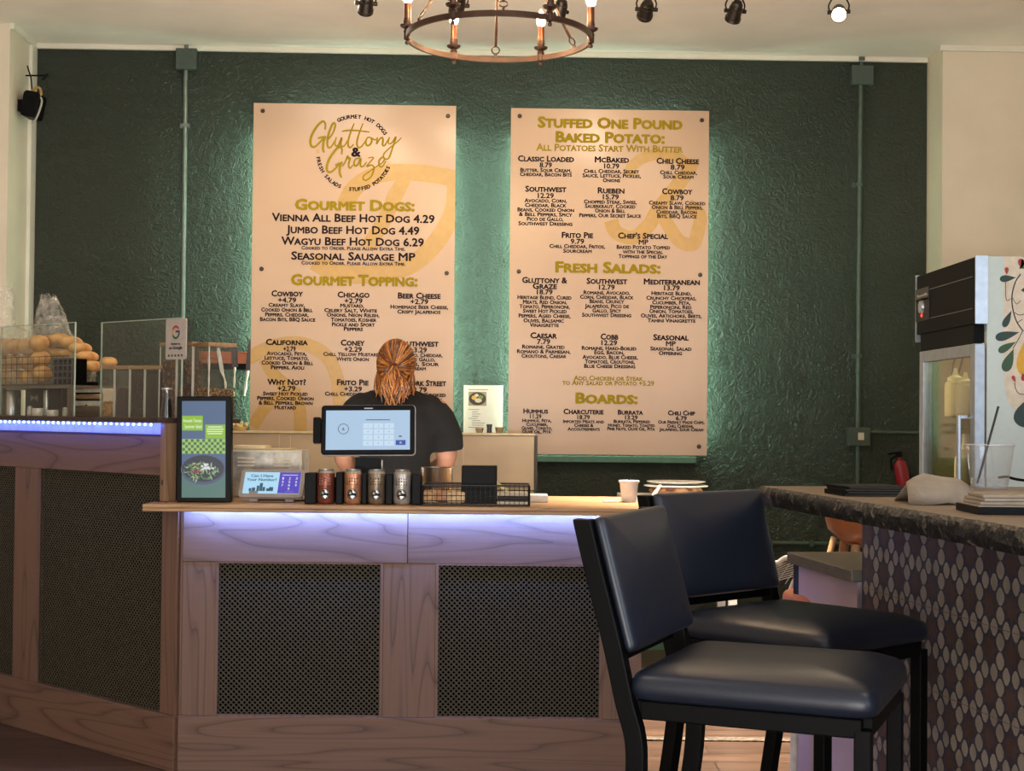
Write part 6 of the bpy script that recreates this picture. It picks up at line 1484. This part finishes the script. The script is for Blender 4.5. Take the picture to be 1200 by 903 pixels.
for a in (radians(33), radians(93), radians(213), radians(273)):
    q = P2(a); top = Vector((0, 0, zhub)); up = (top - q).normalized()
    p1 = q + Vector((0, 0, .020)); d_ = (top - p1).normalized()
    b = MB(); b.cyl(q + Vector((0, 0, .006)), p1, .006, 10); t_ = _basis(d_)
    cR = p1 + d_ * .017
    b.tube([cR + (d_ * cos(w_ * pi / 10) + t_[0] * sin(w_ * pi / 10)) * .0145 for w_ in range(20)], .0026, 6, closed=True)
    b.tube([cR + d_ * .0145, top], [.0055, .0045], 8)
    S(b, 'hanger_rod', m_bronze, ch, smooth=50)
S(MB().lathe([(.001, zhub - .03), (.03, zhub - .02), (.03, zhub + .02), (.01, zhub + .03), (.008, CEIL - zc - .03), (.06, CEIL - zc - .02), (.065, CEIL - zc - .0005), (.001, CEIL - zc - .0005)], n=24), 'hub_and_canopy', m_bronze, ch, smooth=40)

# ================================================================== TRACK LIGHTS
m_trk = M('black_track', '#1a1816', .4, .3); m_lens = glow('warm_lens', '#ffe2b4', 9.0); m_lens2 = glow('bright_lens', '#ffd8a0', 30.0)
ySp = 6.5
x0_, _ = P(380, 10, ySp); x1_, _ = P(1040, 10, ySp)
tag(MB().box(x0_ - .8, x1_ + .1, ySp - .018, ySp + .018, CEIL - .03, CEIL - .0005).build('lighting_track', m_trk, org=(0, ySp, CEIL)), 'long black lighting track on the ceiling holding the spotlights', 'lighting track')
m_head = M('spot_bronze', '#2e2620', .35, .6)
def spot(label, u, v, aim, lens, power, size=1.05, col=(1.0, .78, .54), lit=.5):
    x_, z_ = P(u, v, ySp); o_ = Vector((x_, ySp, z_)); d = (Vector(aim) - o_).normalized()
    t = thing('track_spotlight', label, 'spotlight', (x_, ySp, z_)); ORG[t.name] = (0, 0, 0)
    ax, ay, az = _basis(d); R = Matrix((ax, ay, az)).transposed()
    S(MB().lathe([(.001, -.050), (.018, -.048), (.024, -.036), (.026, -.034), (.026, -.020), (.030, -.018), (.033, .030), (.036, .032), (.036, .046), (.032, .046), (.029, .018), (.001, .014)], n=24), 'lamp_head', m_head, t, R, smooth=40)
    S(MB().lathe([(.001, .022), (.027, .022), (.028, .026), (.001, .028)], n=20), 'lens', lens, t, R, smooth=40)
    hx_ = Vector((0, 1, 0)).cross(d); hx_ = Vector((d.y, -d.x, 0)); hx_ = hx_.normalized() if hx_.length > .05 else Vector((1, 0, 0))
    b = MB(); b.tube(smoothpath([hx_ * .038, hx_ * .044 + Vector((0, 0, .03)), hx_ * .022 + Vector((0, 0, .068)), Vector((0, 0, .078)), -hx_ * .022 + Vector((0, 0, .068)), -hx_ * .044 + Vector((0, 0, .03)), -hx_ * .038], 4), .0038, 6)
    b.cyl((0, 0, .076), (0, 0, CEIL - .03 - z_), .006, 8); b.cyl(hx_ * .030, hx_ * .050, .009, 10); b.cyl(-hx_ * .030, -hx_ * .050, .009, 10)
    S(b, 'yoke', m_head, t, smooth=50)
    L = bpy.data.lights.new('spot_lamp', 'SPOT'); L.energy = power * .6; L.color = col; L.spot_size = size; L.spot_blend = lit; L.shadow_soft_size = .025
    lo = bpy.data.objects.new('spot_lamp', L); COL.objects.link(lo); lo.parent = t; lo.location = d * .052; lo.rotation_euler = d.to_track_quat('-Z', 'Y').to_euler()
    return t
Wb = lambda u, v: (lambda q: WALL.W((q[0], -.04, q[1])))(WALL.hit(u, v, .04))
spot('black track spotlight above the round logo board, hanging farthest from the fridge', 429, 4, Wb(395, 330), m_lens, 22)
spot('black track spotlight seen between the chandelier candles, pointing at the logo board', 537, 6, Wb(455, 280), m_lens, 16)
spot('black track spotlight behind the chandelier ring with its lens tilted down', 656, 12, Wb(560, 330) + Vector((0, -1.1, -.2)), m_lens, 16)
spot('black track spotlight just outside the chandelier ring, turned towards the boards', 757.5, 11, Wb(690, 260), m_lens, 22)
spot('black track spotlight midway between the chandelier and the glowing spotlight', 861.5, 13, Wb(740, 400), m_lens, 20)
spot('track spotlight shining straight towards the camera with a bright glow', 983, 14, (0.55, 2.2, .4), m_lens2, 16, 1.1)

# ================================================================== THE PERSON
def evaluated(ob):
    dg = bpy.context.evaluated_depsgraph_get(); dg.update()
    me = bpy.data.meshes.new_from_object(ob.evaluated_get(dg)); return me
def fuse(mb, name, mat, parent, voxel, smooth_it=6):
    ob = mb.build(name, mat); ob.location = (0, 0, 0)
    r = ob.modifiers.new('r', 'REMESH'); r.mode = 'VOXEL'; r.voxel_size = voxel; r.use_smooth_shade = True
    s_ = ob.modifiers.new('s', 'SMOOTH'); s_.iterations = smooth_it; s_.factor = .5
    me = evaluated(ob); old = ob.data; ob.modifiers.clear(); ob.data = me
    if not me.materials: me.materials.append(mat)
    bpy.data.meshes.remove(old)
    for p in me.polygons: p.use_smooth = True
    ob.parent = parent; ORG[ob.name] = (0, 0, 0); return ob
yPn = 6.72
xPn = P(463, 500, yPn)[0]
pe = thing('person', 'person seen from behind with copper ponytail and black t-shirt, working at the prep table', 'person', (xPn, yPn, 0)); ORG[pe.name] = (0, 0, 0)
m_skin = M('skin', '#a8745c', .5, var=.03); m_shirt = M('black_tshirt', '#0b090a', .95, var=.12, vscale=14, bump=.3, bscale=22); m_pants = M('dark_trousers', '#22242c', .8)
b = MB()
eR = lambda c, r: b.ell(c, r, n=20, k=14)
zh = 1.475
eR((0, .02, zh + .015), (.074, .092, .102)); eR((0, .055, zh - .055), (.056, .062, .062))      # skull, jaw
b.ell((0, .118, zh - .01), (.012, .016, .022)); b.ell((0, .112, zh - .055), (.022, .010, .008))   # nose, mouth
for s_ in (-1, 1): b.ell((s_ * .075, .018, zh - .01), (.010, .02, .03)); b.ell((s_ * .03, .100, zh + .012), (.013, .010, .008))
b.tube([(0, .0, 1.30), (0, .012, 1.38), (0, .02, 1.44)], [.062, .052, .050], 16)
b.lathe([(.001, .76), (.13, .78), (.155, .86), (.150, .95), (.128, 1.06), (.140, 1.16), (.155, 1.24), (.130, 1.32), (.06, 1.355), (.001, 1.36)], n=28, sy=.68)
for s_ in (-1, 1):
    b.tube(smoothpath([(s_ * .12, .0, 1.30), (s_ * .185, .0, 1.285), (s_ * .222, .01, 1.18), (s_ * .232, .02, 1.055), (s_ * .19, .12, 1.02), (s_ * .12, .24, .99)], 4), [.055] * 4 + [.056] * 4 + [.050] * 4 + [.043] * 4 + [.038] * 4 + [.027], 14)
    b.tube(smoothpath([(s_ * .08, 0, .84), (s_ * .09, .005, .62), (s_ * .088, .0, .46), (s_ * .088, -.012, .28), (s_ * .086, -.01, .07)], 4), [.088] * 3 + [.075] * 4 + [.056] * 4 + [.052] * 3 + [.036] * 3, 14)
    b.ell((s_ * .09, .05, .035), (.042, .115, .034))
    # palm, thumb and four fingers reaching to the work surface
    pw = Vector((s_ * .10, .275, .972)); b.ell(pw, (.036, .046, .016))
    for i in range(4):
        fx_ = (i - 1.5) * .019; ln = (.056, .066, .062, .048)[i]; a0 = pw + Vector((-s_ * fx_, .036, 0))
        b.tube([a0, a0 + Vector((0, ln * .5, -.004)), a0 + Vector((0, ln * .85, -.022)), a0 + Vector((0, ln * .95, -.042))], [.0095, .009, .0085, .007], 8)
    a0 = pw + Vector((-s_ * .032, -.005, 0)); b.tube([a0, a0 + Vector((-s_ * .022, .026, -.006)), a0 + Vector((-s_ * .026, .05, -.02))], [.011, .010, .008], 8)
fuse(b, 'body', m_skin, pe, .0075, 4)
# t-shirt
b = MB()
b.lathe([(.001, .80), (.165, .80), (.172, .88), (.166, 1.0), (.158, 1.10), (.166, 1.18), (.176, 1.24), (.160, 1.305), (.105, 1.345), (.066, 1.372), (.001, 1.374)], (0, .0, 0), n=36, sy=.70)
for s_ in (-1, 1):
    b.tube(smoothpath([(s_ * .07, .0, 1.315), (s_ * .160, .0, 1.292), (s_ * .222, .006, 1.205), (s_ * .240, .012, 1.10)], 5), [.054] * 4 + [.066] * 4 + [.068] * 4 + [.074] * 4, 18)
    b.tube([(s_ * .055, -.012, 1.352), (s_ * .17, -.008, 1.296)], [.038, .05], 14)
b.ell((-.06, -.06, 1.22), (.085, .06, .10)); b.ell((.06, -.06, 1.22), (.085, .06, .10))
sh = fuse(b, 'tshirt', m_shirt, pe, .009, 5)
tx = bpy.data.textures.new('cloth_folds', 'CLOUDS'); tx.noise_scale = .11; tx.noise_depth = 2
dm = sh.modifiers.new('folds', 'DISPLACE'); dm.texture = tx; dm.strength = .016; dm.mid_level = .5
b = MB()
b.lathe([(.001, .74), (.135, .75), (.163, .84), (.162, .93), (.15, .97), (.001, .975)], n=28, sy=.72)
for s_ in (-1, 1): b.tube(smoothpath([(s_ * .08, 0, .84), (s_ * .09, .005, .62), (s_ * .088, .0, .46), (s_ * .088, -.012, .28), (s_ * .086, -.01, .09)], 4), [.098] * 3 + [.085] * 4 + [.068] * 4 + [.064] * 3 + [.054] * 3, 16)
fuse(b, 'trousers', m_pants, pe, .010, 4)
for s_ in (-1, 1): S(MB().lathe([(.001, 0), (.05, 0), (.052, .02), (.046, .05), (.03, .075), (.001, .08)], (s_ * .09, .045, .001), n=20, sy=2.45), 'shoe', m_blackpl, pe, smooth=50)
# hair: a cap of strands drawn back to a low ponytail
def hairmat():
    m, nt, b = _new('copper_hair')
    g = nt.nodes.new('ShaderNodeNewGeometry')
    c = _ramp(nt, g.outputs['Random Per Island'], [(0.0, lin('#24130b')), (.35, lin('#5c3016')), (.7, lin('#9c5a24')), (1.0, lin('#cc8a3e'))])
    nt.links.new(c, b.inputs['Base Color']); b.inputs['Roughness'].default_value = .38
    return m
m_hair = hairmat()
b = MB(); rr = random.Random(9)
b.ell((0, .012, zh + .016), (.084, .098, .109), n=28, k=18)
tie = Vector((.0, -.098, zh - .002)); C0 = Vector((0, .012, zh + .018))
def on(dirv, k=1.03): d = Vector(dirv).normalized(); return C0 + Vector((d.x * .085 * k, d.y * .099 * k, d.z * .110 * k))
for i in range(300):
    a = -1.30 + (2 * pi + 0) * (i + rr.random() * .6) / 300
    st = Vector((sin(a), .25 + .55 * rr.random() if cos(a) > -.2 else -.1 - .25 * rr.random(), cos(a))) * 1.0
    if cos(a) < -.55: st = Vector((sin(a), -.35 - .2 * rr.random(), cos(a) * .8))
    td = (tie - C0); td = Vector((td.x / .085, td.y / .099, td.z / .110)).normalized(); sd = st.normalized(); pts = []
    for q_ in range(9):
        t = q_ / 8; pts.append(on(sd.lerp(td, t ** .85), 1.015 + .02 * sin(pi * t) * rr.random() + .01 * rr.random()))
    pts.append(tie + Vector((rr.uniform(-.012, .012), -.006, rr.uniform(-.012, .012))))
    b.tube(pts, [.0018] + [.0030] * 7 + [.0024, .0018], 5)
for i in range(330):   # ponytail
    x_ = rr.gauss(0, .020); e_ = Vector((x_ * .9 + rr.uniform(-.012, .020), -.095 + rr.uniform(-.02, .02), zh - .105 - abs(rr.gauss(0, .034)))); w_ = rr.uniform(-.042, .044)
    pts = smoothpath([tie + Vector((x_ * .4, -.002, rr.uniform(-.012, .012))), tie + Vector((w_ * .8, -.042 + rr.uniform(-.012, .012), -.030)), tie + Vector((w_ * 1.12 + x_ * .4, -.034 + rr.uniform(-.014, .018), -.082)), e_], 4)
    b.tube(pts, [.0016] + [.0026] * (len(pts) - 3) + [.0018, .0008], 5)
for i in range(60):    # loose strands at the nape
    s_ = -1 if i % 3 else 1; x_ = s_ * rr.uniform(.035, .088)
    b.tube(smoothpath([on((x_ * 11, -.25, -.25), 1.0), (x_ * 1.05, -.05 + rr.uniform(-.02, .02), zh - .07), (x_ * 1.02 + rr.uniform(-.014, .014), -.06, zh - .10 - .035 * rr.random())], 4), .0020, 5)
hr = S(b, 'hair', m_hair, pe, smooth=70)
S(MB().tube([tie + Vector((.017 * cos(a * pi / 10), -.006, .017 * sin(a * pi / 10))) for a in range(20)], .005, 8, closed=True), 'hair_tie', M('hair_tie', '#5a2418', .6), pe, smooth=60)

bpy.data.objects.remove(_to); bpy.data.curves.remove(_tc)
